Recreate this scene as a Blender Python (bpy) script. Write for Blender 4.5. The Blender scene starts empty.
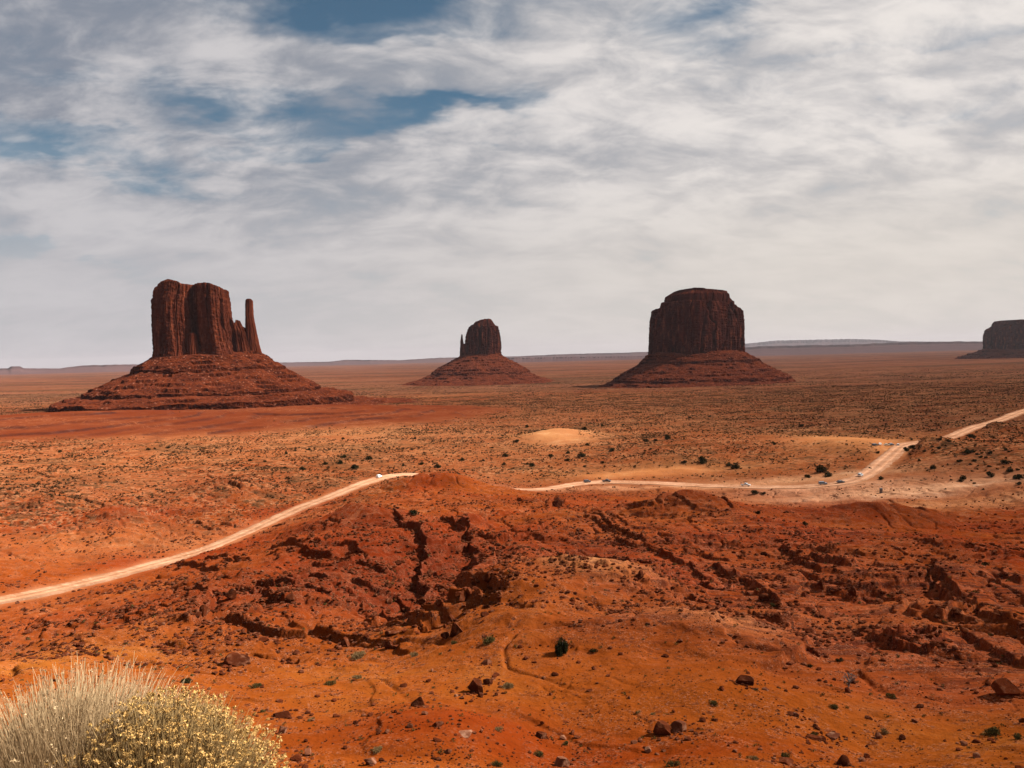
import bpy, math, random
import numpy as np
from mathutils import Matrix, Vector

S = bpy.context.scene
COL = S.collection
R = math.radians

# ------------------------------------------------------------------ camera
F = 773.0                                   # focal length in pixels of a 1024 px wide frame
PITCH, ROLL = math.atan(28 / F), R(1.5)
fwd = np.array([0, math.cos(PITCH), -math.sin(PITCH)])
up0 = np.array([0, math.sin(PITCH), math.cos(PITCH)])
rt0 = np.array([1.0, 0, 0])
rt = rt0 * math.cos(ROLL) - up0 * math.sin(ROLL)
up = up0 * math.cos(ROLL) + rt0 * math.sin(ROLL)
cam = bpy.data.cameras.new('camera'); cam_o = bpy.data.objects.new('camera', cam); COL.objects.link(cam_o)
cam.sensor_width = 36; cam.lens = 36 * F / 1024; cam.clip_start = 0.1; cam.clip_end = 300000
cam_o.matrix_world = Matrix(((rt[0], up[0], -fwd[0], 0), (rt[1], up[1], -fwd[1], 0), (rt[2], up[2], -fwd[2], 0), (0, 0, 0, 1)))
S.camera = cam_o

def ray(px, py):
    return fwd + rt * (px - 512) / F + up * (384 - py) / F

# ------------------------------------------------------------------ light
SUN_AZ, SUN_EL = R(85), R(41)               # to the right of the view, a little beyond it
EXPOSURE = 1.65
S.view_settings.view_transform = 'Standard'; S.view_settings.look = 'None'
S.view_settings.gamma = 1.0; S.view_settings.exposure = EXPOSURE
S.view_settings.use_curve_mapping = False
sun = bpy.data.lights.new('sun', 'SUN'); sun.energy = 5.0; sun.angle = R(0.5); sun.color = (1.0, 0.94, 0.86)
sun_o = bpy.data.objects.new('sun', sun); COL.objects.link(sun_o)
sd = Vector((math.sin(SUN_AZ) * math.cos(SUN_EL), math.cos(SUN_AZ) * math.cos(SUN_EL), math.sin(SUN_EL)))
sun_o.rotation_euler = (-sd).to_track_quat('-Z', 'Y').to_euler(); sun_o.location = sd * 50

# node helpers ----------------------------------------------------------
class NT:
    def __init__(s, tree): s.t = tree; s.n = tree.nodes; s.l = tree.links; s.n.clear()
    def node(s, typ, ins=None, **kw):
        nd = s.n.new(typ)
        for k, v in kw.items(): setattr(nd, k, v)
        for k, v in (ins or {}).items(): s.put(nd.inputs[k], v)
        return nd
    def put(s, sock, v):
        if isinstance(v, bpy.types.NodeSocket): s.l.new(v, sock)
        elif isinstance(v, (tuple, list)) and len(v) == 3 and sock.type == 'RGBA': sock.default_value = (*v, 1)
        else: sock.default_value = v
    def m(s, op, a, b=0.0, c=None, clamp=False):
        nd = s.n.new('ShaderNodeMath'); nd.operation = op; nd.use_clamp = clamp
        s.put(nd.inputs[0], a); s.put(nd.inputs[1], b)
        if c is not None: s.put(nd.inputs[2], c)
        return nd.outputs[0]
    def vm(s, op, a, b=None, scale=None):
        nd = s.n.new('ShaderNodeVectorMath'); nd.operation = op
        s.put(nd.inputs[0], a)
        if b is not None: s.put(nd.inputs[1], b)
        if scale is not None: s.put(nd.inputs['Scale'], scale)
        return nd.outputs[0]
    def mix(s, f, a, b, typ='MIX'):
        nd = s.n.new('ShaderNodeMix'); nd.data_type = 'RGBA'; nd.blend_type = typ
        s.put(nd.inputs[0], f); s.put(nd.inputs[6], a); s.put(nd.inputs[7], b)
        return nd.outputs[2]
    def noise(s, vec, scale, detail=5, rough=0.55, dist=0.0, lac=2.0):
        nd = s.n.new('ShaderNodeTexNoise')
        s.put(nd.inputs['Vector'], vec); s.put(nd.inputs['Scale'], scale); s.put(nd.inputs['Detail'], detail)
        s.put(nd.inputs['Roughness'], rough); s.put(nd.inputs['Distortion'], dist); s.put(nd.inputs['Lacunarity'], lac)
        return nd.outputs[0]
    def ss(s, v, a, b, lo=0.0, hi=1.0):
        nd = s.n.new('ShaderNodeMapRange'); nd.interpolation_type = 'SMOOTHSTEP'
        s.put(nd.inputs[0], v); s.put(nd.inputs[1], a); s.put(nd.inputs[2], b); s.put(nd.inputs[3], lo); s.put(nd.inputs[4], hi)
        return nd.outputs[0]

# sky: physical sky seen through sheets of high cloud -------------------
W = bpy.data.worlds.new('World'); S.world = W; W.use_nodes = True
t = NT(W.node_tree)
SKY_K = 0.06
sky = t.node('ShaderNodeTexSky', sky_type='NISHITA', sun_disc=False, sun_elevation=SUN_EL, sun_rotation=SUN_AZ,
             altitude=1600, air_density=1.0, dust_density=0.6, ozone_density=1.5)
tc = t.node('ShaderNodeTexCoord'); D = tc.outputs['Generated']
sp = t.node('ShaderNodeSeparateXYZ', {0: D}); X, Y, Z = sp.outputs
az = t.m('ARCTAN2', X, Y)
el = t.m('ARCSINE', Z)
zz = t.m('ADD', t.m('MAXIMUM', Z, 0.0), 0.36)
pl = t.node('ShaderNodeCombineXYZ', {0: t.m('DIVIDE', X, zz), 1: t.m('DIVIDE', Y, zz), 2: 0.0}).outputs[0]
mp = t.node('ShaderNodeMapping', {0: pl, 'Rotation': (0, 0, R(-20)), 'Scale': (1.15, 1.9, 1)}).outputs[0]
n_big = t.noise(mp, 0.9, 4, 0.5, 0.6)
n_mid = t.noise(mp, 2.4, 8, 0.55, 0.5)
n_fine = t.noise(mp, 5.5, 9, 0.62, 0.4)
wn = t.m('MULTIPLY', t.m('SUBTRACT', n_mid, 0.5), 0.40)
wn2 = t.m('MULTIPLY', t.m('SUBTRACT', t.noise(mp, 1.9, 5, 0.6), 0.5), 0.22)
azw = t.m('ADD', az, wn); elw = t.m('ADD', el, wn2)
def azel(px, py):
    d = ray(px, py); d = d / np.linalg.norm(d)
    return math.atan2(d[0], d[1]), math.asin(d[2])
def blob(px, py, wx, wy, amp, tilt=0.0):
    a0, e0 = azel(px, py)
    da = t.m('SUBTRACT', azw, a0); de = t.m('SUBTRACT', elw, e0)
    if tilt: de = t.m('ADD', de, t.m('MULTIPLY', da, tilt))
    q = t.m('ADD', t.m('POWER', t.m('ABSOLUTE', t.m('DIVIDE', da, wx / F)), 2.0), t.m('POWER', t.m('ABSOLUTE', t.m('DIVIDE', de, wy / F)), 2.0))
    return t.m('MULTIPLY', t.m('EXPONENT', t.m('MULTIPLY', q, -1.0)), amp)
gaps = None
for b in BLUE if 'BLUE' in globals() else [
        (330, -4, 130, 26, 1.0), (450, 114, 130, 12, 0.8), (360, 126, 70, 11, 0.4), (40, 162, 95, 20, 0.95), (720, 18, 90, 22, 0.75), (205, 100, 65, 14, 0.7), (110, 140, 90, 8, 0.4), (250, 130, 80, 8, 0.4), (60, 60, 80, 8, 0.35), (420, 30, 90, 8, 0.4), (860, 70, 120, 6, 0.3), (540, 95, 60, 10, 0.35), (20, 235, 70, 10, 0.3), (690, 60, 60, 12, 0.3),
        (910, 100, 60, 10, 0.25), (560, 205, 90, 10, 0.18), (20, 232, 60, 14, 0.3), (1000, 20, 60, 20, 0.3), (600, -80, 300, 50, 0.6), (100, -90, 200, 50, 0.5)]:
    v = blob(*b); gaps = v if gaps is None else t.m('ADD', gaps, v)
cov = t.m('ADD', t.m('MULTIPLY', t.m('SUBTRACT', n_mid, 0.5), 1.5), t.m('MULTIPLY', t.m('SUBTRACT', n_fine, 0.5), 0.7))
cov = t.m('ADD', t.m('ADD', cov, t.m('MULTIPLY', t.m('SUBTRACT', n_big, 0.5), 0.7)), 0.74)
cov = t.m('SUBTRACT', cov, gaps)
cov = t.ss(cov, -0.30, 0.70)
cov = t.m('MAXIMUM', cov, t.ss(el, 0.30, 0.06, 0.0, 0.97))
# cloud body: thin (grey-blue) to thick (white), whiter towards the sun's side
thick = t.ss(t.m('ADD', t.m('MULTIPLY', n_mid, 0.6), t.m('ADD', t.m('MULTIPLY', n_fine, 0.55), t.m('MULTIPLY', n_big, 0.25))), 0.58, 0.84)
side = t.ss(az, -0.55, 0.45)
white = t.mix(side, (0.58, 0.565, 0.58), (0.84, 0.79, 0.75))
grey = t.mix(side, (0.25, 0.275, 0.33), (0.50, 0.49, 0.50))
cloud = t.mix(thick, grey, white)
low = t.mix(side, (0.55, 0.535, 0.55), (0.72, 0.665, 0.605))
lown = t.m('ADD', 0.9, t.m('MULTIPLY', n_mid, 0.2))
low = t.mix(1.0, low, t.node('ShaderNodeCombineXYZ', {0: lown, 1: lown, 2: lown}).outputs[0], 'MULTIPLY')
cloud = t.mix(t.ss(el, 0.27, 0.08, 0.0, 0.86), cloud, low)
K = 2.0 ** (-EXPOSURE) / SKY_K
cloudk = t.vm('SCALE', cloud, scale=K)
skyk = t.mix(1.0, sky.outputs[0], (0.30, 0.40, 0.37), 'MULTIPLY')
allc = t.mix(cov, skyk, cloudk)
bg = t.node('ShaderNodeBackground', {0: allc, 1: SKY_K})
t.node('ShaderNodeOutputWorld', {0: bg.outputs[0]})

S.cycles.use_denoising = True
S.cycles.max_bounces = 5; S.cycles.diffuse_bounces = 2; S.cycles.glossy_bounces = 1; S.cycles.volume_bounces = 0
S.cycles.transparent_max_bounces = 4
S.cycles.sample_clamp_indirect = 4

# ------------------------------------------------------------------ numpy noise
rng = np.random.default_rng(7)
_P = rng.permutation(4096)
_ANG = rng.random(4096) * 2 * np.pi
_GX, _GY = np.cos(_ANG).astype(np.float32), np.sin(_ANG).astype(np.float32)
def perlin(x, y, seed=0):
    x = np.asarray(x, dtype=np.float64); y = np.asarray(y, dtype=np.float64)
    x = x + seed * 37.17; y = y - seed * 91.31
    xi = np.floor(x).astype(np.int64); yi = np.floor(y).astype(np.int64)
    xf = (x - xi).astype(np.float32); yf = (y - yi).astype(np.float32)
    u = xf * xf * xf * (xf * (xf * 6 - 15) + 10); v = yf * yf * yf * (yf * (yf * 6 - 15) + 10)
    def g(ix, iy, fx, fy):
        h = _P[(_P[ix & 4095] + iy) & 4095]
        return _GX[h] * fx + _GY[h] * fy
    a = g(xi, yi, xf, yf); b = g(xi + 1, yi, xf - 1, yf); c = g(xi, yi + 1, xf, yf - 1); d = g(xi + 1, yi + 1, xf - 1, yf - 1)
    return (a + u * (b - a)) + v * ((c + u * (d - c)) - (a + u * (b - a)))
def fbm(x, y, octs=4, seed=0, gain=0.5):
    s = 0; a = 1.0
    for o in range(octs):
        s = s + a * perlin(x, y, seed + o * 3.3); a *= gain
        x, y = 1.73 * x + 1.02 * y, -1.02 * x + 1.73 * y
    return s
def ridged(x, y, octs=4, seed=0, gain=0.5):
    s = 0; a = 1.0
    for o in range(octs):
        s = s + a * (1 - 2 * np.abs(perlin(x, y, seed + o * 3.3))); a *= gain
        x, y = 1.73 * x + 1.02 * y, -1.02 * x + 1.73 * y
    return s
def sst(v, a, b):
    q = np.clip((v - a) / (b - a), 0, 1); return q * q * (3 - 2 * q)

# ------------------------------------------------------------------ object helpers
def tag(o, label=None, cat=None, group=None, kind=None):
    if label: o['label'] = label
    if cat: o['category'] = cat
    if group: o['group'] = group
    if kind: o['kind'] = kind
    return o
def mesh_np(name, verts, faces, mat, parent=None, smooth=False, attrs=None):
    verts = np.asarray(verts, dtype=np.float32); me = bpy.data.meshes.new(name)
    if isinstance(faces, np.ndarray):
        k = faces.shape[1]; nf = len(faces)
        me.vertices.add(len(verts)); me.vertices.foreach_set('co', verts.ravel())
        me.loops.add(nf * k); me.loops.foreach_set('vertex_index', faces.astype(np.int32).ravel())
        me.polygons.add(nf); me.polygons.foreach_set('loop_start', np.arange(0, nf * k, k, dtype=np.int32))
        me.update(calc_edges=True)
    else:
        me.from_pydata([tuple(v) for v in verts.tolist()], [], faces)
    me.polygons.foreach_set('use_smooth', np.full(len(me.polygons), smooth))
    for an, av in (attrs or {}).items():
        at = me.attributes.new(an, 'FLOAT_COLOR' if av.ndim == 2 else 'FLOAT', 'POINT')
        if av.ndim == 2:
            at.data.foreach_set('color', np.concatenate([av, np.ones((len(av), 1))], 1).astype(np.float32).ravel())
        else: at.data.foreach_set('value', av.astype(np.float32))
    for m in (mat if isinstance(mat, (list, tuple)) else [mat]): me.materials.append(m)
    me.update()
    o = bpy.data.objects.new(name, me); COL.objects.link(o)
    if parent: o.parent = parent
    return o
def empty(name, loc, rz=0.0):
    o = bpy.data.objects.new(name, None); COL.objects.link(o); o.location = loc; o.rotation_euler = (0, 0, rz)
    o.empty_display_size = 0.5; return o
def grid_faces(nr, nc, wrap=False):
    i = np.arange(nr - 1)[:, None]; j = np.arange(nc if wrap else nc - 1)[None, :]
    j1 = (j + 1) % nc
    f = np.stack([i * nc + j, i * nc + j1, (i + 1) * nc + j1, (i + 1) * nc + j], -1)
    return f.reshape(-1, 4)

# ------------------------------------------------------------------ materials
def stone(name, base, dark, light, sc=1.0, bump=0.3, streak=False, speck=None, attr=None, rough=0.95):
    m = bpy.data.materials.new(name); m.use_nodes = True; t = NT(m.node_tree)
    g = t.node('ShaderNodeNewGeometry'); P = g.outputs['Position']
    if streak: Pv = t.vm('MULTIPLY', P, (0.55, 0.55, 0.14))
    else: Pv = P
    n1 = t.noise(Pv, 0.03 * sc, 7, 0.65); n2 = t.noise(Pv, 0.25 * sc, 5, 0.6)
    c = t.mix(t.ss(n1, 0.35, 0.65), dark, base)
    c = t.mix(t.ss(n2, 0.48, 0.75), c, light)
    if streak:
        zs = t.node('ShaderNodeSeparateXYZ', {0: P}).outputs[2]
        band = t.noise(t.node('ShaderNodeCombineXYZ', {0: t.m('MULTIPLY', zs, 0.09), 1: t.m('MULTIPLY', n1, 0.5), 2: 0}).outputs[0], 1.0, 4, 0.6)
        c = t.mix(t.ss(band, 0.5, 0.72, 0.0, 0.5), c, dark)
    if speck:
        vo = t.node('ShaderNodeTexVoronoi', {'Vector': P, 'Scale': speck[0]}); 
        c = t.mix(t.m('MULTIPLY', t.ss(vo.outputs['Distance'], 0.30, 0.16), t.ss(n2, 0.42, 0.6)), c, speck[1])
    if speck:
        vo = t.node('ShaderNodeTexVoronoi', {'Vector': P, 'Scale': speck[0] * .8}); c = t.mix(t.m('MULTIPLY', t.ss(vo.outputs['Distance'], 0.45, 0.22), t.ss(n2, 0.58, 0.45)), c, (0.03, 0.009, 0.006))
    if attr:
        at = t.node('ShaderNodeAttribute', attribute_name=attr); c = t.mix(1.0, c, at.outputs['Color'], 'MULTIPLY')
    bp = t.node('ShaderNodeBump', {'Height': t.m('ADD', n2, t.m('MULTIPLY', t.noise(P, 1.3 * sc, 4, 0.6), 0.4)), 'Strength': bump, 'Distance': 2.0 / sc})
    b = t.node('ShaderNodeBsdfDiffuse', {0: c, 1: rough, 2: bp.outputs[0]})
    t.node('ShaderNodeOutputMaterial', {0: b.outputs[0]}); return m
def plain(name, col, rough=0.5, metal=0.0, var=0.15, sc=8.0):
    m = bpy.data.materials.new(name); m.use_nodes = True; t = NT(m.node_tree)
    tc = t.node('ShaderNodeTexCoord'); n = t.noise(tc.outputs['Object'], sc, 4)
    c = t.mix(t.ss(n, 0.3, 0.7), tuple(x * (1 - var) for x in col), tuple(min(1, x * (1 + var)) for x in col))
    b = t.node('ShaderNodeBsdfPrincipled', {'Base Color': c, 'Roughness': rough, 'Metallic': metal})
    t.node('ShaderNodeOutputMaterial', {0: b.outputs[0]}); return m
def foliage(name, a, b_):
    m = bpy.data.materials.new(name); m.use_nodes = True; t = NT(m.node_tree)
    g = t.node('ShaderNodeNewGeometry'); n = t.noise(g.outputs['Position'], 0.9, 4, 0.7)
    f = t.m('ADD', t.m('MULTIPLY', g.outputs['Random Per Island'], 0.6), t.m('MULTIPLY', n, 0.4))
    b = t.node('ShaderNodeBsdfDiffuse', {0: t.mix(f, a, b_), 1: 0.9}); t.node('ShaderNodeOutputMaterial', {0: b.outputs[0]}); return m

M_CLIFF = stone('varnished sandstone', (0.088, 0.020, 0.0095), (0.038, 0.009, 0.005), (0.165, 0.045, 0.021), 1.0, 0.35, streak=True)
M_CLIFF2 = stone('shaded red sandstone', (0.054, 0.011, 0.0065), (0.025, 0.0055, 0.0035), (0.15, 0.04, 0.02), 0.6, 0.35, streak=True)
M_TALUS = stone('talus scree', (0.088, 0.018, 0.0065), (0.048, 0.010, 0.0045), (0.120, 0.031, 0.012), 1.0, 0.6, speck=(0.13, (0.22, 0.09, 0.055)), attr='tint')
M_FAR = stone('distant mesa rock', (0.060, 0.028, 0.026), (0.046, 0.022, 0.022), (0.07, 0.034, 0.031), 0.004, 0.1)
M_ROCK = stone('brown boulder rock', (0.095, 0.022, 0.008), (0.034, 0.009, 0.004), (0.17, 0.068, 0.036), 6.0, 0.4)
M_ROCKP = stone('pale boulder rock', (0.16, 0.060, 0.030), (0.07, 0.020, 0.010), (0.25, 0.13, 0.08), 6.0, 0.4)
M_ROAD = stone('graded dirt road', (0.30, 0.158, 0.092), (0.215, 0.098, 0.050), (0.36, 0.21, 0.13), 3.0, 0.2, attr='tint')
M_JUN = foliage('juniper foliage', (0.010, 0.011, 0.005), (0.028, 0.026, 0.011))
M_SCRUB = foliage('scrub foliage', (0.016, 0.010, 0.005), (0.05, 0.028, 0.012))
M_SAGE = foliage('sage foliage', (0.035, 0.030, 0.010), (0.095, 0.07, 0.024))
M_DRY = foliage('dry brush', (0.10, 0.06, 0.024), (0.25, 0.165, 0.075))
M_BARK = plain('bark', (0.09, 0.06, 0.045), 0.9)

# ground material: large colour areas come with the mesh, fine grain from noise
def ground_mat():
    m = bpy.data.materials.new('red desert ground'); m.use_nodes = True; t = NT(m.node_tree)
    P = t.node('ShaderNodeNewGeometry').outputs['Position']
    tint = t.node('ShaderNodeAttribute', attribute_name='tint').outputs['Color']
    msk = t.node('ShaderNodeAttribute', attribute_name='mask').outputs['Color']
    sm = t.node('ShaderNodeSeparateColor', {0: msk})
    stony, veg, lay = sm.outputs[0], sm.outputs[1], sm.outputs[2]
    n0 = t.noise(P, 0.006, 6, 0.6); n1 = t.noise(P, 0.045, 7, 0.65); n2 = t.noise(P, 0.4, 6, 0.65); n3 = t.noise(P, 3.0, 4, 0.7)
    v = t.m('ADD', 0.52, t.m('ADD', t.m('MULTIPLY', n1, 0.42), t.m('ADD', t.m('MULTIPLY', n2, 0.34), t.m('MULTIPLY', n3, 0.2))))
    vv = t.node('ShaderNodeCombineXYZ', {0: v, 1: t.m('POWER', v, 1.4), 2: t.m('POWER', v, 1.6)}).outputs[0]
    c = t.mix(1.0, tint, vv, 'MULTIPLY')
    c = t.mix(t.ss(n1, 0.52, 0.72, 0.0, 0.5), c, t.mix(1.0, c, (1.25, 1.75, 2.2), 'MULTIPLY'))
    c = t.mix(t.ss(n0, 0.55, 0.38, 0.0, 0.45), c, t.mix(1.0, c, (0.72, 0.5, 0.5), 'MULTIPLY'))
    c = t.mix(t.m('MULTIPLY', t.ss(n2, 0.60, 0.74), 0.5), c, t.mix(1.0, c, (0.5, 0.42, 0.5), 'MULTIPLY'))
    c = t.mix(t.m('MULTIPLY', t.m('MULTIPLY', t.ss(n2, 0.47, 0.58), t.ss(n1, 0.38, 0.56)), t.m('MULTIPLY', veg, 0.75)), c, (0.33, 0.15, 0.068))
    # pale dusty veins and wash lines
    ve = t.m('ABSOLUTE', t.m('SUBTRACT', t.noise(P, 0.05, 6, 0.6, 0.8), 0.5))
    c = t.mix(t.m('MULTIPLY', t.ss(ve, 0.022, 0.0, 0.0, 0.55), t.ss(n0, 0.40, 0.62)), c, (0.28, 0.11, 0.05))
    c = t.mix(t.m('MULTIPLY', t.ss(t.noise(P, 0.012, 8, 0.7), 0.48, 0.66), t.m('MULTIPLY', veg, 0.6)), c, (0.05, 0.024, 0.010))
    # thin rock layering on the slickrock
    Pl = t.node('ShaderNodeMapping', {0: P, 'Rotation': (0, 0, R(32)), 'Scale': (0.05, 0.6, 0.5)}).outputs[0]
    ly = t.noise(Pl, 1.0, 6, 0.7, 0.7)
    c = t.mix(t.m('MULTIPLY', t.ss(ly, 0.50, 0.57), t.m('MULTIPLY', lay, 0.75)), c, (0.045, 0.012, 0.008))
    c = t.mix(t.m('MULTIPLY', t.ss(ly, 0.47, 0.36), t.m('MULTIPLY', lay, 0.5)), c, (0.25, 0.075, 0.038))
    # stones
    for sc, col, k in ((0.9, (0.035, 0.010, 0.006), 0.9), (2.3, (0.22, 0.09, 0.05), 0.6), (3.7, (0.03, 0.009, 0.006), 0.8), (8.0, (0.04, 0.012, 0.007), 0.75), (5.5, (0.26, 0.11, 0.06), 0.6)):
        vo = t.node('ShaderNodeTexVoronoi', {'Vector': P, 'Scale': sc, 'Randomness': 1.0})
        c = t.mix(t.m('MULTIPLY', t.m('MULTIPLY', t.ss(vo.outputs['Distance'], 0.36, 0.20), t.ss(n2, 0.44, 0.56)), t.m('MULTIPLY', stony, k)), c, col)
    # low scrub cover too small to stand up as separate plants
    for sc, k in ((0.34, 0.95), (0.14, 0.85), (0.045, 0.6)):
        vo = t.node('ShaderNodeTexVoronoi', {'Vector': P, 'Scale': sc, 'Randomness': 1.0})
        c = t.mix(t.m('MULTIPLY', t.m('MULTIPLY', t.ss(vo.outputs['Distance'], 0.42, 0.22), t.ss(n1, 0.33, 0.5)), t.m('MULTIPLY', veg, k)), c, (0.036, 0.018, 0.008))
    h = t.m('ADD', t.m('MULTIPLY', n2, 1.0), t.m('MULTIPLY', n3, 0.22))
    h = t.m('ADD', h, t.m('MULTIPLY', t.m('MULTIPLY', ly, lay), 1.0))
    bp = t.node('ShaderNodeBump', {'Height': h, 'Strength': 0.6, 'Distance': 0.8})
    b = t.node('ShaderNodeBsdfDiffuse', {0: c, 1: 0.9, 2: bp.outputs[0]})
    t.node('ShaderNodeOutputMaterial', {0: b.outputs[0]}); return m
M_GROUND = ground_mat()

# ------------------------------------------------------------------ terrain
def tan_az(px, py):
    d = ray(px, py); h = math.hypot(d[0], d[1]); return -d[2] / h, math.atan2(d[0], d[1])
def hor(px):                                  # image row of the horizon
    return 356 - (px - 512) * math.tan(ROLL)
cps = []
for px in (-420, -200, 0, 180, 360, 512, 680, 850, 1024, 1230, 1450):
    for dy, d in ((2.6, 70000), (5.5, 22000), (13, 8000), (23, 4000), (34, 2500), (48, 1450), (64, 1020), (84, 750), (104, 590)):
        if px == 0 and dy < 3: pass
        cps.append((px, hor(px) + dy, d))
cps += [  # valley floor along the road
    (-200, 620, 236), (0, 600, 236), (100, 579, 262), (200, 552, 315), (280, 518, 372), (340, 496, 420), (400, 474, 500), (-300, 520, 400), (100, 500, 430),
    (250, 470, 530), (510, 487, 490), (600, 482, 500), (700, 486, 478), (800, 487, 468), (880, 480, 476), (905, 444, 660), (960, 500, 410), (1100, 500, 400),
    (800, 506, 392), (900, 508, 385), (1024, 520, 350),
    # badlands between
    (100, 645, 150), (200, 625, 152), (0, 690, 90), (-200, 700, 90), (170, 590, 215), (250, 560, 225), (345, 514, 292), (400, 520, 280), (450, 483, 400), (480, 500, 335),
    (560, 505, 330), (640, 512, 300), (705, 505, 310), (750, 540, 250), (900, 560, 235), (1010, 600, 180), (1150, 600, 190), (700, 565, 205), (560, 565, 195), (450, 565, 200), (350, 585, 180),
    (300, 640, 120), (450, 620, 125), (560, 610, 112),
    (561, 655, 84), (700, 650, 86), (850, 650, 100), (1000, 680, 88), (1200, 690, 85), (400, 665, 88), (300, 690, 78), (150, 700, 78),
    (550, 768, 50), (300, 768, 46), (900, 768, 55), (1150, 768, 55), (80, 768, 46), (-200, 768, 45),
    (700, 705, 66), (450, 720, 60)]
pa, pl_, pv = [], [], []
for px, py, d in cps:
    tn, a = tan_az(px, py); pa.append(a); pl_.append(math.log(d)); pv.append(math.log(tn))
for a in (-1.0, -0.6, -0.3, 0, 0.3, 0.6, 1.0):     # the rim the viewer stands on
    for d, z in ((1.2, 1.62), (3.0, 1.95), (5, 3.0), (9, 5.4), (18, 10.6), (30, 16.9)):
        pa.append(a); pl_.append(math.log(d)); pv.append(math.log(z / d))
pa, pl_, pv = map(np.array, (pa, pl_, pv))
AS = 2.2
def tps(r2): return 0.5 * r2 * np.log(r2 + 1e-12)
n = len(pa)
A = tps((AS * (pa[:, None] - pa)) ** 2 + (pl_[:, None] - pl_) ** 2) + np.eye(n) * 0.02
Pm = np.stack([np.ones(n), pa, pl_], 1)
sol = np.linalg.solve(np.block([[A, Pm], [Pm.T, np.zeros((3, 3))]]), np.concatenate([pv, np.zeros(3)]))
def base_ln(a, l):
    s = sol[n] + sol[n + 1] * a + sol[n + 2] * l
    for i in range(n): s = s + sol[i] * tps((AS * (a - pa[i])) ** 2 + (l - pl_[i]) ** 2)
    return s

az_l = np.concatenate([np.linspace(-1.15, -0.66, 90)[:-1], np.linspace(-0.66, 0.66, 1480), np.linspace(0.66, 1.15, 90)[1:]])
d_l = np.concatenate([np.geomspace(0.6, 40, 150)[:-1], np.geomspace(40, 640, 1050)[:-1], np.geomspace(640, 3000, 420)[:-1], np.geomspace(3000, 90000, 160)])
L_l = np.log(d_l)
# coarse evaluation of the smooth surface, then bilinear up-sampling
ca = np.linspace(-1.15, 1.15, 231); cl = np.linspace(L_l[0], L_l[-1], 481)
CB = base_ln(ca[None, :], cl[:, None])
def bil(Mx, a, l):
    fa = np.clip((a - ca[0]) / (ca[1] - ca[0]), 0, len(ca) - 1.001); fl = np.clip((l - cl[0]) / (cl[1] - cl[0]), 0, len(cl) - 1.001)
    i = fa.astype(int); j = fl.astype(int); u = fa - i; v = fl - j
    return (Mx[j, i] * (1 - u) + Mx[j, i + 1] * u) * (1 - v) + (Mx[j + 1, i] * (1 - u) + Mx[j + 1, i + 1] * u) * v
def base_z(a, d): return -d * np.exp(bil(CB, a, np.log(d)))
def on_base(px, py):
    tn, a = tan_az(px, py); ds = np.geomspace(3, 60000, 6000)
    ok = np.exp(bil(CB, np.full_like(ds, a), np.log(ds))) <= tn
    ok[ds < 35] = False
    d = ds[np.argmax(ok)]
    return np.array([math.sin(a) * d, math.cos(a) * d])
AZ, DD = np.meshgrid(az_l, d_l)
GX = np.sin(AZ) * DD; GY = np.cos(AZ) * DD
Z = base_z(AZ, DD).astype(np.float64)
wx = GX + 3.0 * perlin(GX / 13, GY / 13, 5) + 1.2 * perlin(GX / 4, GY / 4, 6)
wy = GY + 3.0 * perlin(GX / 13, GY / 13, 8) + 1.2 * perlin(GX / 4, GY / 4, 9)

def gauss(px, py, rx, ry, rot=0.0, warp=True):
    c = on_base(px, py); x = (wx if warp else GX) - c[0]; y = (wy if warp else GY) - c[1]
    cs, sn = math.cos(R(rot)), math.sin(R(rot))
    return np.exp(-((x * cs + y * sn) / rx) ** 2 - ((-x * sn + y * cs) / ry) ** 2)
far = sst(DD, 440, 560); mid_on = sst(DD, 60, 110)
bad = (1 - far) * mid_on
def polydist(pts, wxx, wyy):
    best = np.full(wxx.shape, 1e9); sgn = np.zeros(wxx.shape); tt = np.zeros(wxx.shape)
    for k in range(len(pts) - 1):
        a, b = pts[k], pts[k + 1]; v = b - a; L2 = v @ v
        q = np.clip(((wxx - a[0]) * v[0] + (wyy - a[1]) * v[1]) / L2, 0, 1)
        dx = wxx - a[0] - q * v[0]; dy = wyy - a[1] - q * v[1]
        dd = np.hypot(dx, dy); m = dd < best
        best = np.where(m, dd, best); sgn = np.where(m, np.sign(v[0] * dy - v[1] * dx), sgn); tt = np.where(m, (k + q) / (len(pts) - 1), tt)
    return best, sgn, tt

# road course, as seen from the rim
road_px = [(-170, 640), (-60, 612), (0, 600), (50, 590), (110, 576), (165, 561), (215, 546), (252, 531), (285, 514), (330, 497), (362, 484), (385, 476.5), (402, 474),
           (430, 476), (465, 483), (500, 488), (540, 489.5), (570, 484.5), (600, 481.5), (640, 482.5), (700, 485.5), (760, 487), (810, 486.5), (848, 482.5), (868, 475), (885, 461), (897, 450), (906, 443.5),
           (925, 441.5), (950, 438), (963, 432), (976, 426.5), (992, 423), (1006, 418), (1024, 410.5), (1050, 404)]
RP = np.array([on_base(*p) for p in road_px])
def smooth_poly(P, it=3):
    for _ in range(it):
        Q = [P[0]]
        for k in range(len(P) - 1): Q += [P[k] * .75 + P[k + 1] * .25, P[k] * .25 + P[k + 1] * .75]
        P = np.array(Q + [P[-1]])
    return P
RS = smooth_poly(RP, 2)
RW = 4.3
rd = np.full(GX.shape, 1e9)
sel = (DD > 190) & (DD < 2500) & (np.abs(AZ) < 0.95)
dsel, _, _ = polydist(RS[::2] if len(RS) > 60 else RS, GX[sel], GY[sel]); rd[sel] = dsel
off_road = sst(rd, RW + 1, RW + 16)

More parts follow.
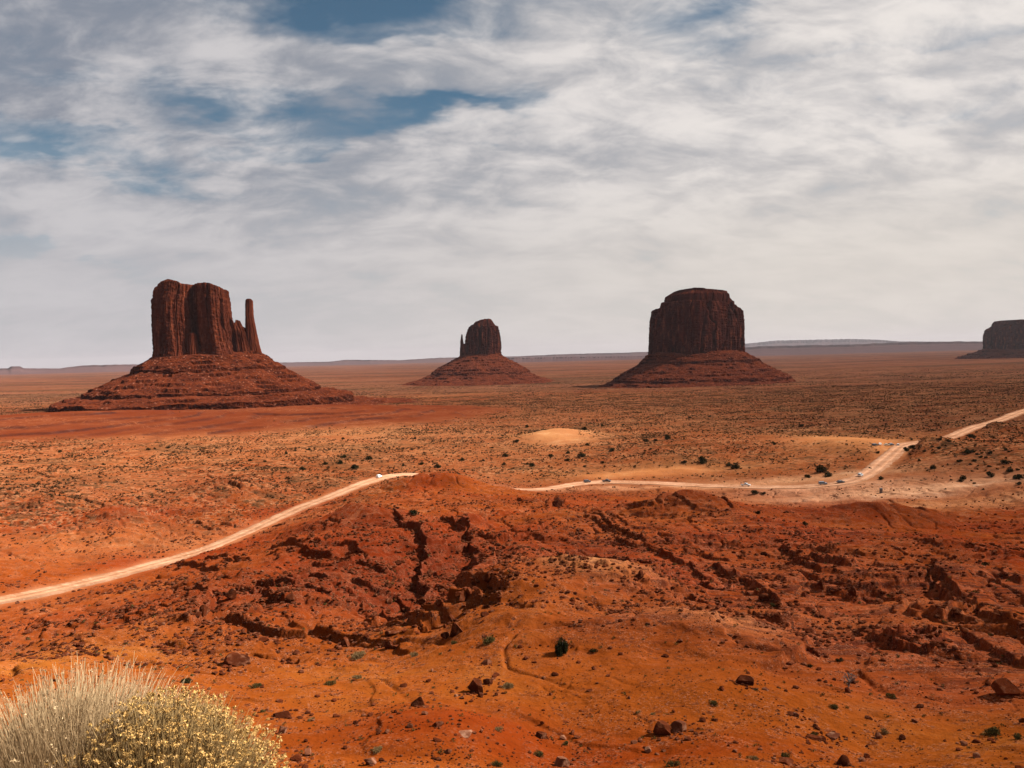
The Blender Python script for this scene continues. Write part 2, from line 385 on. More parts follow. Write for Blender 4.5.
# mounds of the badlands (image position, radii in metres, height, rotation)
Hh = np.zeros_like(Z)
for px, py, rx, ry, h, rot in [
        (358, 522, 18, 14, 5.5, 0), (335, 550, 18, 22, 3.0, 20), (690, 512, 20, 16, 7.0, 0), (880, 520, 24, 14, 6.0, 0), (255, 580, 18, 10, 3.0, 35), (428, 486, 26, 14, 6.5, 0), (560, 530, 26, 20, 3.0, 0),
        (515, 580, 12, 19, 5.0, -15), (555, 600, 14, 10, 2.0, 0), (390, 560, 14, 18, 2.5, 0), (150, 600, 22, 16, 3.0, 30), (95, 640, 16, 16, 3.0, 0), (230, 620, 15, 9, 2.5, 0),
        (445, 735, 7, 6, 1.6, 0), (640, 640, 17, 8, 2.2, 0), (700, 700, 16, 8, 1.0, 0), (800, 560, 26, 16, 3.5, -20), (940, 600, 24, 12, 3.0, -20), (760, 530, 24, 14, 3.0, 0), (1000, 560, 26, 18, 4.0, 0),
        (470, 520, 16, 16, -3.5, 0), (415, 610, 12, 22, -3.0, 0), (320, 610, 18, 9, -2.0, 0), (620, 560, 16, 22, -2.5, 10), (860, 610, 20, 9, -2.5, -20), (445, 580, 10, 34, -3.0, 5), (610, 600, 12, 10, 3.0, 0), (280, 575, 26, 8, -2.5, 0), (60, 610, 20, 14, -1.0, 0),
        (560, 437, 38, 46, 8.5, 0), (842, 446, 40, 40, 6.0, 0), (660, 462, 30, 26, 3.0, 0), (926, 451, 20, 26, 6.5, 0), (990, 429, 14, 30, 7.0, 0), (555, 505, 4, 4, 2.0, 0), (990, 455, 40, 60, 6, 0), (700, 445, 60, 60, 4, 0),
        (130, 527, 26, 18, 3.5, 0), (225, 495, 26, 20, 3.5, 0), (30, 505, 26, 18, 3.0, 0)]:
    Hh += h * gauss(px, py, rx, ry, rot)
Hh += bad * (2.4 * fbm(GX / 46, GY / 46, 3, 11) + 0.9 * ridged(wx / 24, wy / 24, 4, 12) - 0.8)
Hh += bad * 0.55 * fbm(wx / 7, wy / 7, 4, 14, 0.6)
near = sst(DD, 35, 50) * (1 - sst(DD, 90, 130))
Hh += near * (0.9 * fbm(GX / 19, GY / 19, 3, 21) + 0.16 * fbm(wx / 3.5, wy / 3.5, 4, 23, 0.55))
# small rills on the near slopes
rl = np.abs(perlin(wx / 6, wy / 9, 31)); Hh -= near * 0.10 * np.exp(-(rl / 0.03) ** 2) * sst(perlin(GX / 15, GY / 15, 35), 0, .3)
rl = np.abs(perlin(wx / 17, wy / 21, 33)); Hh -= (bad * .7 + near * .12) * np.exp(-(rl / 0.035) ** 2)
Hh += far * (1 - sst(DD, 3000, 9000)) * (2.4 * fbm(GX / 170, GY / 170, 4, 41) + 0.5 * fbm(GX / 22, GY / 22, 3, 43))
Hh += sst(DD, 2500, 5000) * 5.0 * fbm(GX / 1500, GY / 1500, 3, 44) * (1 - sst(DD, 20000, 30000))

# scarps: rock ledges one can trace; the ground steps up on the left-hand side of each line
def scarp(pts, h, width=14.0, sharp=1.0, ends=0.12):
    P = np.array([on_base(*p) for p in pts]); P = smooth_poly(P, 1)
    lo = P.min(0) - 60; hi = P.max(0) + 60
    s_ = (GX > lo[0]) & (GX < hi[0]) & (GY > lo[1]) & (GY < hi[1])
    d_, sg, tt = polydist(P, wx[s_], wy[s_]); sd_ = d_ * sg
    taper = sst(tt, 0, ends) * sst(1 - tt, 0, ends)
    out = np.zeros_like(Z)
    out[s_] = h * taper * (sst(sd_, -sharp * .5, sharp * .5) * np.exp(-np.maximum(sd_, 0) / width)) - 0.22 * h * taper * np.exp(-((sd_ + 1.5) / 3.0) ** 2)
    ledge[s_] = np.maximum(ledge[s_], taper * np.exp(-(sd_ / (1.3 * sharp + 1.2)) ** 2) * min(1, h / 3))
    return out
def ridge(pts, h, wl, wr):
    P = smooth_poly(np.array([on_base(*p) for p in pts]), 1); lo = P.min(0) - 90; hi = P.max(0) + 90
    s_ = (GX > lo[0]) & (GX < hi[0]) & (GY > lo[1]) & (GY < hi[1])
    d_, sg, tt = polydist(P, wx[s_], wy[s_]); sd_ = d_ * sg; out = np.zeros_like(Z)
    w_ = np.where(sd_ > 0, wl, wr); out[s_] = h * sst(tt, 0, .2) * sst(1 - tt, 0, .2) * np.exp(-np.abs(sd_ / w_) ** 1.5) * .5; return out
for pts, h, wl_, wr_ in [([(60, 690), (130, 640), (205, 612), (272, 580), (322, 545), (362, 516)], 4.5, 12, 36), ([(250, 650), (300, 615), (350, 585), (385, 560)], 4.5, 9, 22),
                         ([(500, 650), (512, 610), (520, 580), (545, 545), (570, 520)], 6.0, 12, 26), ([(600, 590), (650, 560), (690, 530), (720, 512)], 4.5, 10, 24), ([(20, 720), (60, 680), (110, 650)], 4.0, 8, 18),
                         ([(760, 620), (800, 585), (850, 560), (880, 530)], 4.5, 10, 26), ([(900, 650), (950, 610), (1000, 580), (1020, 560)], 5.0, 9, 24), ([(400, 560), (440, 535), (480, 510)], 3.0, 8, 20),
                         ([(60, 545), (110, 522), (160, 508)], 3.0, 12, 26), ([(180, 505), (220, 490), (270, 480)], 3.0, 12, 26)]:
    Hh += ridge(pts, h, wl_, wr_)
ledge = np.zeros_like(Z)
for pts, h, w in [
        ([(312, 528), (330, 512), (360, 509), (392, 518), (402, 532)], 3.2, 16), ([(400, 540), (418, 548), (428, 566), (420, 590), (414, 618)], 5.0, 12),
        ([(462, 535), (470, 548), (478, 575), (470, 600), (455, 630)], 4.5, 12), ([(440, 530), (455, 534), (466, 548)], 3.5, 10),
        ([(195, 600), (222, 612), (240, 606), (262, 616)], 2.6, 10), ([(262, 592), (290, 598), (312, 592), (330, 600)], 3.2, 10), ([(255, 618), (280, 628), (308, 622)], 3.0, 9),
        ([(290, 560), (315, 564), (345, 562), (370, 572)], 2.6, 10), 
        ([(640, 520), (670, 516), (690, 500), (715, 512), (740, 522)], 3.0, 12), ([(700, 590), (740, 600), (790, 618)], 2.6, 12), ([(840, 590), (870, 575), (905, 588), (960, 584)], 3.0, 12),
        ([(780, 560), (800, 572), (826, 590)], 2.6, 9), ([(930, 600), (960, 622), (1000, 640), (1030, 650)], 2.4, 10), ([(960, 650), (990, 662), (1024, 672)], 2.0, 9),
        ([(870, 508), (895, 512), (930, 520)], 3.0, 12), ([(548, 508), (555, 502), (566, 506)], 3.0, 5), ([(850, 640), (890, 655), (930, 660)], 1.6, 9), ([(640, 606), (680, 604), (720, 612)], 1.8, 9),
        ([(118, 532), (135, 524), (155, 522)], 4.0, 18), ([(205, 500), (225, 492), (245, 497)], 4.0, 18), ([(215, 488), (240, 486), (255, 488)], 3.0, 18), ([(10, 505), (25, 497), (45, 499)], 3.0, 18),
        ([(500, 718), (560, 735), (600, 745), (640, 748)], 0.45, 4), ([(370, 680), (362, 700), (370, 730), (375, 760)], 0.4, 5)]:
    Hh += scarp(pts, h * .5, w * .7, .5)
pq = random.Random(21)
for x0_, y0_, x1_, y1_, n_ in ((180, 560, 400, 650, 26), (400, 530, 500, 640, 20), (600, 510, 760, 600, 22), (760, 540, 1020, 670, 30), (0, 470, 260, 540, 22), (500, 500, 620, 560, 10)):
    for _ in range(n_):
        cx_, cy_ = pq.uniform(x0_, x1_), pq.uniform(y0_, y1_); L_ = pq.uniform(12, 44); an = pq.gauss(0.15 if x0_ > 500 else -0.1, .35)
        pts = [(cx_ + L_ * k_ * math.cos(an), cy_ + L_ * k_ * math.sin(an) * .6 + pq.uniform(-2, 2)) for k_ in (-1, -.3, .4, 1)]
        Hh += scarp(pts, pq.uniform(.5, 1.5), pq.uniform(3, 7), .5)
# broken bedding on the badlands: soft terraces where rock crops out
crop = sst(fbm(GX / 38, GY / 38, 3, 51), -0.08, 0.2) * bad
slick = np.zeros_like(Z)
for g_ in [(860, 600, 60, 34, -25), (930, 660, 34, 16, -20), (760, 600, 34, 26, -20), (800, 540, 40, 30, 0), (440, 590, 24, 40, 10), (290, 610, 30, 22, 0), (620, 545, 24, 30, 10), (120, 505, 70, 50, 0), (240, 490, 50, 40, 0), (40, 490, 50, 50, 0), (60, 650, 24, 16, 0)]:
    slick = np.maximum(slick, gauss(*g_))
ter = np.clip(np.maximum(crop * 0.55, slick * 0.62) * (1 - sst(DD, 430, 480)), 0, 1)
Zf = Z + Hh * np.where(DD > 200, off_road, 1.0)
k = 1.1; zt = Zf + 0.35 * perlin(wx / 9, wy / 9, 61) + 0.06 * GX * 0.3
fz = zt / k; fr = fz - np.floor(fz); Zt = Zf + (np.floor(fz) + sst(fr, 0.38, 0.62)) * k - zt
Zf = Zf + (Zt - Zf) * ter
k = 0.6; zt = Zf + 0.15 * perlin(wx / 3, wy / 3, 62); fz = zt / k; fr = fz - np.floor(fz)
Zf = Zf + ((np.floor(fz) + sst(fr, 0.35, 0.65)) * k - zt) * ter * 0.7
rg = np.clip(np.maximum(crop * .8, slick), 0, 1) * (1 - sst(DD, 480, 560)) * mid_on
Zf = Zf + rg * (0.32 * np.abs(perlin(wx / 2.6, wy / 2.6, 67)) + 0.30 * np.abs(perlin(wx / 1.1, wy / 1.1, 68)) * (DD < 260) - 0.12)
# layered red platform below the first butte
plat = np.exp(-((AZ + 0.47) / 0.25) ** 2 - ((DD - 1120) / 220) ** 2)
plat = np.maximum(plat, 0.9 * np.exp(-((AZ + 0.25) / 0.2) ** 2 - ((DD - 1180) / 220) ** 2))
plat = np.clip(plat * (1 - sst(DD, 1600, 2100)), 0, 1)
Zp = Zf + 17 * plat; k = 3.0; zt = Zp + 1.6 * perlin(GX / 110, GY / 110, 63) + .5 * perlin(GX / 25, GY / 25, 64); fz = zt / k; fr = fz - np.floor(fz)
Zf = Zp + ((np.floor(fz) + sst(fr, 0.36, 0.6)) * k - zt) * sst(plat, 0.06, 0.3)
riser = np.exp(-((fr - .48) / .07) ** 2) * sst(plat, 0.06, 0.3) * np.clip(.6 + perlin(GX / 60, GY / 60, 65), 0, 1)
# ground is graded flat where the road runs
RZ = base_z(np.arctan2(RS[:, 0], RS[:, 1]), np.hypot(RS[:, 0], RS[:, 1]))
RWL = RW * (1 + .35 * sst(DD, 400, 500)); GZ = np.where(rd < RWL + 1, Z - 0.35, Zf)
b_ = sst(rd, RWL + 1, RWL + 8); inr = (rd >= RWL + 1) & (rd < RWL + 8)
GZ = np.where(inr, (Z - 0.35) * (1 - b_) + Zf * b_, GZ)

# colour areas of the ground (what the dirt itself is) ------------------
def C(r, g, b): return np.array([r, g, b])
c_or = C(0.168, 0.043, 0.0062); c_red = C(0.158, 0.025, 0.0048); c_dk = C(0.076, 0.0125, 0.0040); c_plain = C(0.112, 0.028, 0.010); c_olive = C(0.082, 0.0235, 0.009)
col = np.ones(Z.shape + (3,)) * c_or
def lay_(mask, c):
    global col
    col = col * (1 - mask[..., None]) + c * mask[..., None]
lay_(sst(DD, 100, 150) * (0.55 + 0.45 * sst(fbm(GX / 60, GY / 60, 3, 71), -0.3, 0.3)), c_red)
lay_(sst(DD, 380, 470) * 0.9, C(0.175, 0.048, 0.0145))
lay_(sst(DD, 640, 1000) * (0.45 + 0.55 * sst(fbm(GX / 260, GY / 260, 4, 73), -0.25, 0.35)) * 0.8, c_plain)
# darker olive flats on the right and centre, warm pale strip before the first butte
lay_(sst(DD, 620, 850) * sst(AZ, 0.12, 0.42) * 0.85, C(0.072, 0.022, 0.0095))
lay_(np.exp(-((np.log(DD) - np.log(1350)) / 0.30) ** 2) * sst(AZ, -0.22, 0.0) * 0.8, c_olive)
lay_(np.exp(-((np.log(DD) - np.log(820)) / 0.2) ** 2) * np.exp(-((AZ + 0.15) / 0.28) ** 2) * 0.75, C(0.26, 0.098, 0.036))
lay_(np.clip(sst(plat, 0.08, 0.35), 0, 1) * 0.9, C(0.100, 0.022, 0.008))
lay_(riser * 0.95, C(0.035, 0.012, 0.009))
for px_, D_, ax, ay in ((208, 1700, 520, 520), (483, 3600, 900, 1000), (698, 2700, 700, 800), (1060, 7000, 1300, 1300)):
    aa = tan_az(px_, 360)[1]; e_ = np.hypot((GX - math.sin(aa) * D_) / ax, (GY - math.cos(aa) * D_) / ay); lay_(sst(e_ + .25 * fbm(GX / 200, GY / 200, 3, 66), 1.15, .75) * .9, C(0.085, 0.019, 0.0075))
band = fbm(GX / 2200, GY / 420, 4, 77)
lay_(sst(DD, 1900, 2600) * 0.85, C(0.064, 0.0195, 0.010)); lay_(sst(DD, 2200, 3000) * sst(band, 0.0, 0.25) * 0.8, C(0.115, 0.037, 0.019)); lay_(sst(DD, 2200, 3000) * sst(-band, 0.02, 0.25) * 0.75, C(0.030, 0.012, 0.007))
for px, py, rx, ry, rot, c, a in [
        (345, 530, 26, 26, 0, c_dk, .75), (300, 600, 40, 26, 0, c_dk, .6), (440, 580, 26, 46, 0, c_dk, .55), (520, 585, 14, 22, -10, C(.15, .024, .007), .9), (700, 510, 22, 20, 0, c_dk, .85),
        (870, 520, 36, 18, 0, c_dk, .8), (820, 560, 50, 22, 0, c_dk, .35), (920, 600, 50, 22, -20, C(.17, .040, .016), .5), (560, 650, 26, 10, 0, C(.165, .039, .006), .8), (640, 620, 26, 10, 0, C(.17, .046, .009), .6),
        (445, 735, 9, 6, 0, C(.125, .018, .003), .85), (620, 755, 14, 4, 0, C(.13, .02, .003), .7), (650, 640, 14, 6, 0, C(.11, .022, .005), .6), (545, 590, 8, 8, 0, C(.25, .09, .03), .7), (90, 600, 30, 26, 20, C(.17, .046, .01), .7), (50, 660, 26, 20, 0, C(.16, .042, .009), .7), (440, 500, 40, 24, 0, C(.15, .033, .007), .7),
        (560, 437, 30, 60, 0, C(.40, .18, .07), 1), (560, 437, 26, 46, 0, C(.40, .18, .07), 1), (842, 443, 40, 60, 0, C(.36, .145, .052), 1), (650, 470, 60, 22, 0, C(.34, .13, .045), .8), (790, 481, 70, 12, 0, C(.40, .20, .10), .8),
        (900, 492, 60, 16, 0, C(.44, .235, .13), .9), (830, 488, 40, 12, 0, C(.44, .23, .13), .8), (980, 502, 60, 14, 0, C(.33, .14, .06), .7), (600, 490, 60, 9, 0, C(.38, .17, .08), .7), (150, 545, 60, 24, 30, C(.27, .095, .03), .6),
        (985, 460, 60, 50, 0, c_dk, .35), (750, 640, 12, 6, 0, C(.24, .08, .03), .5), (900, 655, 24, 10, -20, C(.19, .042, .017), .7), (820, 625, 18, 8, -20, C(.19, .045, .018), .6), (700, 612, 16, 6, 0, C(.18, .045, .017), .5), (990, 690, 16, 8, -20, C(.17, .033, .012), .6), (600, 600, 7, 5, 0, C(.36, .16, .06), .6), (720, 640, 6, 4, 0, C(.34, .14, .05), .6)]:
    lay_(gauss(px, py, rx * 1.15, ry * 1.15, rot) * a, c)
lay_(ledge * 0.45, C(0.07, 0.02, 0.012))
verge = (1 - sst(rd, RW, RW + 7)) * 0.6 * np.clip(0.55 + perlin(GX / 12, GY / 12, 79), 0, 1); lay_(verge, C(0.33, 0.15, 0.07))
bare = np.zeros_like(Z)
for g_ in [(560, 440, 30, 46, 0), (842, 443, 36, 45, 0), (650, 472, 50, 14, 0), (900, 491, 60, 14, 0), (810, 486, 60, 10, 0)]: bare = np.maximum(bare, gauss(*g_))
stony = np.clip(0.30 + bad * 0.5 + slick * .4 - bare - gauss(640, 670, 26, 14, 0) * .6 - gauss(445, 735, 9, 7, 0) * .7 + near * 0.5, 0, 1) * (1 - sst(DD, 600, 1200) * .7)
stony *= sst(rd, RW, RW + 6)
veg = np.clip(sst(DD + 150 * sst(-AZ, .08, .2), 420, 560) * (0.75 + 0.6 * fbm(GX / 130, GY / 130, 3, 81)) - bare - sst(plat, .08, .3), 0, 1) * sst(rd, RW + 2, RW + 12) * (1 - 0.55 * sst(DD, 2500, 6000))
lay = np.clip(slick + crop * .5, 0, 1) * sst(DD, 55, 85) * (0.35 + 0.65 * sst(AZ, -0.05, 0.12))
msk = np.stack([stony, veg, lay], -1)
ground = mesh_np('ground', np.stack([GX, GY, GZ], -1).reshape(-1, 3), grid_faces(len(d_l), len(az_l))[:, ::-1].copy(), M_GROUND, smooth=True,
                 attrs={'tint': np.clip(col, 0, 1).reshape(-1, 3), 'mask': msk.reshape(-1, 3)})
tag(ground, kind='structure')

def gi(a, d):
    """bilinear ground height at azimuth a, distance d"""
    fa = np.interp(a, az_l, np.arange(len(az_l))); fl = np.interp(d, d_l, np.arange(len(d_l)))
    i = np.minimum(fa.astype(int), len(az_l) - 2); j = np.minimum(fl.astype(int), len(d_l) - 2); u = fa - i; v = fl - j
    return (GZ[j, i] * (1 - u) + GZ[j, i + 1] * u) * (1 - v) + (GZ[j + 1, i] * (1 - u) + GZ[j + 1, i + 1] * u) * v
def gz(x, y): 
    x = np.asarray(x, float); y = np.asarray(y, float); return gi(np.arctan2(x, y), np.hypot(x, y))
def look(Mx, x, y):
    i = np.clip(np.searchsorted(az_l, np.arctan2(x, y)), 0, len(az_l) - 1); j = np.clip(np.searchsorted(d_l, np.hypot(x, y)), 0, len(d_l) - 1); return Mx[j, i]
def on_ground(px, py, dmin=35, dmax=6000):
    """where the line of sight through an image position meets the ground"""
    tn, a = tan_az(px, py); ds = np.exp(np.linspace(math.log(dmin), math.log(dmax), 5000))
    ok = gi(np.full_like(ds, a), ds) >= -tn * ds
    d = ds[np.argmax(ok)] if ok.any() else dmax
    return np.array([math.sin(a) * d, math.cos(a) * d, float(gi(np.array([a]), np.array([d]))[0])]), d

# the road itself
def ribbon(P, zs, w, name, mat, seed=0, pale=1.0):
    P = np.array(P); tg = np.gradient(P, axis=0); tg /= np.linalg.norm(tg, axis=1)[:, None] + 1e-9; nm = np.stack([-tg[:, 1], tg[:, 0]], 1)
    us = np.array([-1.12, -1.0, -0.86, -0.6, -0.42, -0.2, 0, 0.2, 0.42, 0.6, 0.86, 1.0, 1.12])
    dz = np.array([-0.5, 0.06, 0.16, 0.02, -0.03, 0.04, 0.08, 0.04, -0.03, 0.02, 0.16, 0.06, -0.5]); tn_ = np.array([.7, .72, .8, .95, 1.2, .9, .74, .9, 1.2, .95, .8, .72, .7])
    s_ = np.concatenate([[0], np.cumsum(np.linalg.norm(np.diff(P, axis=0), axis=1))]); V = []; T = []
    for k_, (u, z_) in enumerate(zip(us, dz)):
        wl = w * (1 + 0.15 * perlin(s_ / 22, s_ * 0 + np.sign(u) * 5.3, 3 + seed) + abs(u) ** 3 * 0.28 * fbm(s_ / 6, s_ * 0 + np.sign(u) * 9.1, 3, 4 + seed))
        q = P + nm * (wl * u + .4 * perlin(s_ / 9, s_ * 0, 21))[:, None]; V.append(np.concatenate([q, (zs + z_)[:, None]], 1)); T.append(np.repeat((pale * tn_[k_] * (1 + .12 * perlin(s_ / 5, s_ * 0 + k_ * 1.7, 8)))[:, None], 3, 1))
    V = np.stack(V, 1).reshape(-1, 3); T = np.stack(T, 1).reshape(-1, 3)
    return mesh_np(name, V, grid_faces(len(P), len(us)), mat, smooth=True, attrs={'tint': T})
s_ = np.concatenate([[0], np.cumsum(np.linalg.norm(np.diff(RS, axis=0), axis=1))]); ss_ = np.arange(0, s_[-1], 2.5)
RD = np.stack([np.interp(ss_, s_, RS[:, 0]), np.interp(ss_, s_, RS[:, 1])], 1)
RDZ = base_z(np.arctan2(RD[:, 0], RD[:, 1]), np.hypot(RD[:, 0], RD[:, 1]))
far_r = sst(np.hypot(RD[:, 0], RD[:, 1]), 400, 500)      # the valley stretch is wider and paler than the bend on the left
tag(ribbon(RD, RDZ, RW * (1 + .35 * far_r), 'road', M_ROAD, 0, 1 + .45 * far_r), kind='structure')

# ------------------------------------------------------------------ buttes
def frame(px, D):
    a = tan_az(px, 360)[1]; return np.array([math.sin(a), math.cos(a)]), np.array([math.cos(a), -math.sin(a)]), D
def loc_xz(fr, px, py, depth=0.0):
    ef, er, D = fr; d = ray(px, py); tt = (D + depth) / (d[0] * ef[0] + d[1] * ef[1]); return tt * (d[0] * er[0] + d[1] * er[1]), tt * d[2]
def resample(pts, n, closed=True):
    P = np.array(pts, float)
    if closed: P = np.concatenate([P, P[:1]])
    s = np.concatenate([[0], np.cumsum(np.linalg.norm(np.diff(P, axis=0), axis=1))]); q = np.linspace(0, s[-1], n, endpoint=not closed)
    return np.stack([np.interp(q, s, P[:, 0]), np.interp(q, s, P[:, 1])], 1), q, s[-1]
def tower(fr, plan, rows, top, base_py, n_u, n_v, amp, seed, cwid=14.0, strata=0.6):
    """plan: outline (px, depth m); rows: (py, pxL, pxR) edges seen; top: (px, py) skyline."""
    O = np.array([(loc_xz(fr, p, 350)[0], y) for p, y in plan]); O = smooth_poly(np.concatenate([O, O[:1]]), 1)[:-1]
    O, q, per = resample(O, n_u); x0, x1 = O[:, 0].min(), O[:, 0].max(); yc = O[:, 1].mean()
    un = (O[:, 0] - x0) / (x1 - x0)
    tg = np.roll(O, -1, 0) - np.roll(O, 1, 0); tg /= np.linalg.norm(tg, axis=1)[:, None]; nm = np.stack([tg[:, 1], -tg[:, 0]], 1)
    if (nm * (O - O.mean(0))).sum() < 0: nm = -nm
    ry = np.array([loc_xz(fr, 512, r[0])[1] for r in rows]); rl = np.array([loc_xz(fr, r[1], r[0])[0] for r in rows]); rr = np.array([loc_xz(fr, r[2], r[0])[0] for r in rows])
    ro = np.argsort(ry); ry, rl, rr = ry[ro], rl[ro], rr[ro]
    tx = np.array([loc_xz(fr, p, y)[0] for p, y in top]); tz = np.array([loc_xz(fr, p, y)[1] for p, y in top])
    zb = loc_xz(fr, plan[0][0], base_py)[1]
    ang = q / per * 2 * np.pi
    cx, cy = np.cos(ang) * per / 6.283 / cwid, np.sin(ang) * per / 6.283 / cwid     # closed noise domain
    V = []
    def lr(z): return np.interp(z, ry, rl), np.interp(z, ry, rr)
    # local top height along the outline
    zt_ = np.full(n_u, tz.max())
    for _ in range(6):
        Lx, Rx = lr(zt_); zt_ = 0.4 * zt_ + 0.6 * np.interp(Lx + un * (Rx - Lx), tx, tz)
    ztm = zt_.copy()
    zt_ = zt_ + 0.16 * amp * perlin(cx * 1.7, cy * 1.7, seed + 9)
    blk = lambda q_, k_: (np.floor(q_ * k_) + sst(q_ * k_ - np.floor(q_ * k_), .35, .65)) / k_
    big = ridged(cx * 0.45, cy * 0.45, 2, seed) ; sml = ridged(cx * 2.2, cy * 2.2, 3, seed + 4)
    for j in range(n_v):
        v = j / (n_v - 1); z = zb + (zt_ - zb) * v
        L, Rr = lr(np.minimum(z, ztm)); xx = L + un * (Rr - L)
        fx = (Rr - L) / (x1 - x0)
        zz_ = z / 30.0
        bg_ = ridged(cx * 0.45 + zz_ * 0.05, cy * 0.45, 3, seed)
        sm_ = ridged(cx * 1.6 + zz_ * 0.12, cy * 1.6 + zz_ * 0.1, 4, seed + 4)
        slot = np.exp(-(np.abs(perlin(cx * .7 + zz_ * .08, cy * .7 + .2 * perlin(z / 25, cx, seed + 43), seed + 7)) / 0.04) ** 2) * 1.5
        st = perlin(z / 7.0, cx * 0.15, seed + 2) + 0.5 * perlin(z / 2.5, cx * 0.3, seed + 3)
        brk = 1.2 * perlin(z / (3.2 * cwid), cx * 0.8, seed + 17)       # joints die out and step back with height
        pil = blk(0.9 * ridged(cx * 1.1 + zz_ * .03, cy * 1.1 + brk * .12, 2, seed + 14) + brk * .35, 2.2)
        pl2 = blk(ridged(cx * 2.7 + zz_ * .05, cy * 2.7 + brk * .2, 2, seed + 15), 2.0)
        def cells(w_, h_, sd):
            uu = q / w_ + 0.45 * perlin(cx * cwid / w_ * .7, cy * cwid / w_ * .7 + z / h_ * .15, sd); ci = np.floor(uu).astype(int) % max(1, int(per / w_))
            vv = z / h_ + (_P[(ci * 7 + sd * 13) & 4095] / 4096.0) * 3 + .25 * perlin(cx * 2, cy * 2, sd + 1); vi_ = np.floor(vv).astype(int)
            h0 = lambda vi: _P[(_P[(ci + sd * 31) & 4095] + vi) & 4095] / 4096.0
            fr_ = sst(vv - vi_, .85, 1.0); return h0(vi_) * (1 - fr_) + h0(vi_ + 1) * fr_
        cel = 0.60 * cells(cwid * .8, cwid * 5.0, seed) + 0.40 * cells(cwid * .4, cwid * 2.2, seed + 5) + 0.12 * cells(cwid * .2, cwid * 1.0, seed + 6) - .55
        rgh = np.clip(.55 + 1.5 * perlin(cx * .55, cy * .55 + zz_ * .25, seed + 41), .12, 1.5)      # plain faces beside broken ones
        sm_ = sm_ * rgh; cel = cel * rgh
        disp = amp * (0.70 * cel + 0.55 * bg_ + 0.55 * pil + 0.20 * pl2 + 0.10 * sm_ - 1.0 * slot + strata * 0.10 * st + 0.30 * fbm(cx * 4, z / 6.0, 3, seed + 12)) - amp * 1.0
        disp = disp - amp * 0.30 * sst(v, 0.83, 0.85) * sst(perlin(cx * .5, cy * .5, seed + 45), -.1, .1) - amp * 0.25 * sst(v, 0.975, 1.0) + amp * 0.6 * (1 - sst(v, 0, 0.14)) * (1 + perlin(cx, cy, seed + 19))
        disp = disp * np.clip(fx, 0.25, 1)
        V.append(np.stack([xx + nm[:, 0] * disp, (O[:, 1] - yc) * np.clip(fx, 0.35, 1.2) ** 0.7 + yc + nm[:, 1] * disp, z], 1))
    rim = V[-1]; cen = rim.mean(0)
    for s in (0.97, 0.9, 0.72, 0.5, 0.25, 0.02):
        w = cen + (rim - cen) * s; w[:, 2] = np.interp(w[:, 0], rim[np.argsort(rim[:, 0]), 0], np.full(len(rim), cen[2])) * (1 - s) + rim[:, 2] * s
        w[:, 2] = np.minimum(w[:, 2], np.interp(w[:, 0], tx, tz) + 1.0) + 1.4 * perlin(w[:, 0] / 12, w[:, 1] / 12, seed + 21)
        V.append(w)
    V = np.stack(V, 0); nr = V.shape[0]
    return V.reshape(-1, 3), grid_faces(nr, n_u, True)
def merge(parts):
    vs, fs, o = [], [], 0
    for v, f in parts: vs.append(v); fs.append(f + o); o += len(v)
    return np.concatenate(vs), np.concatenate(fs)
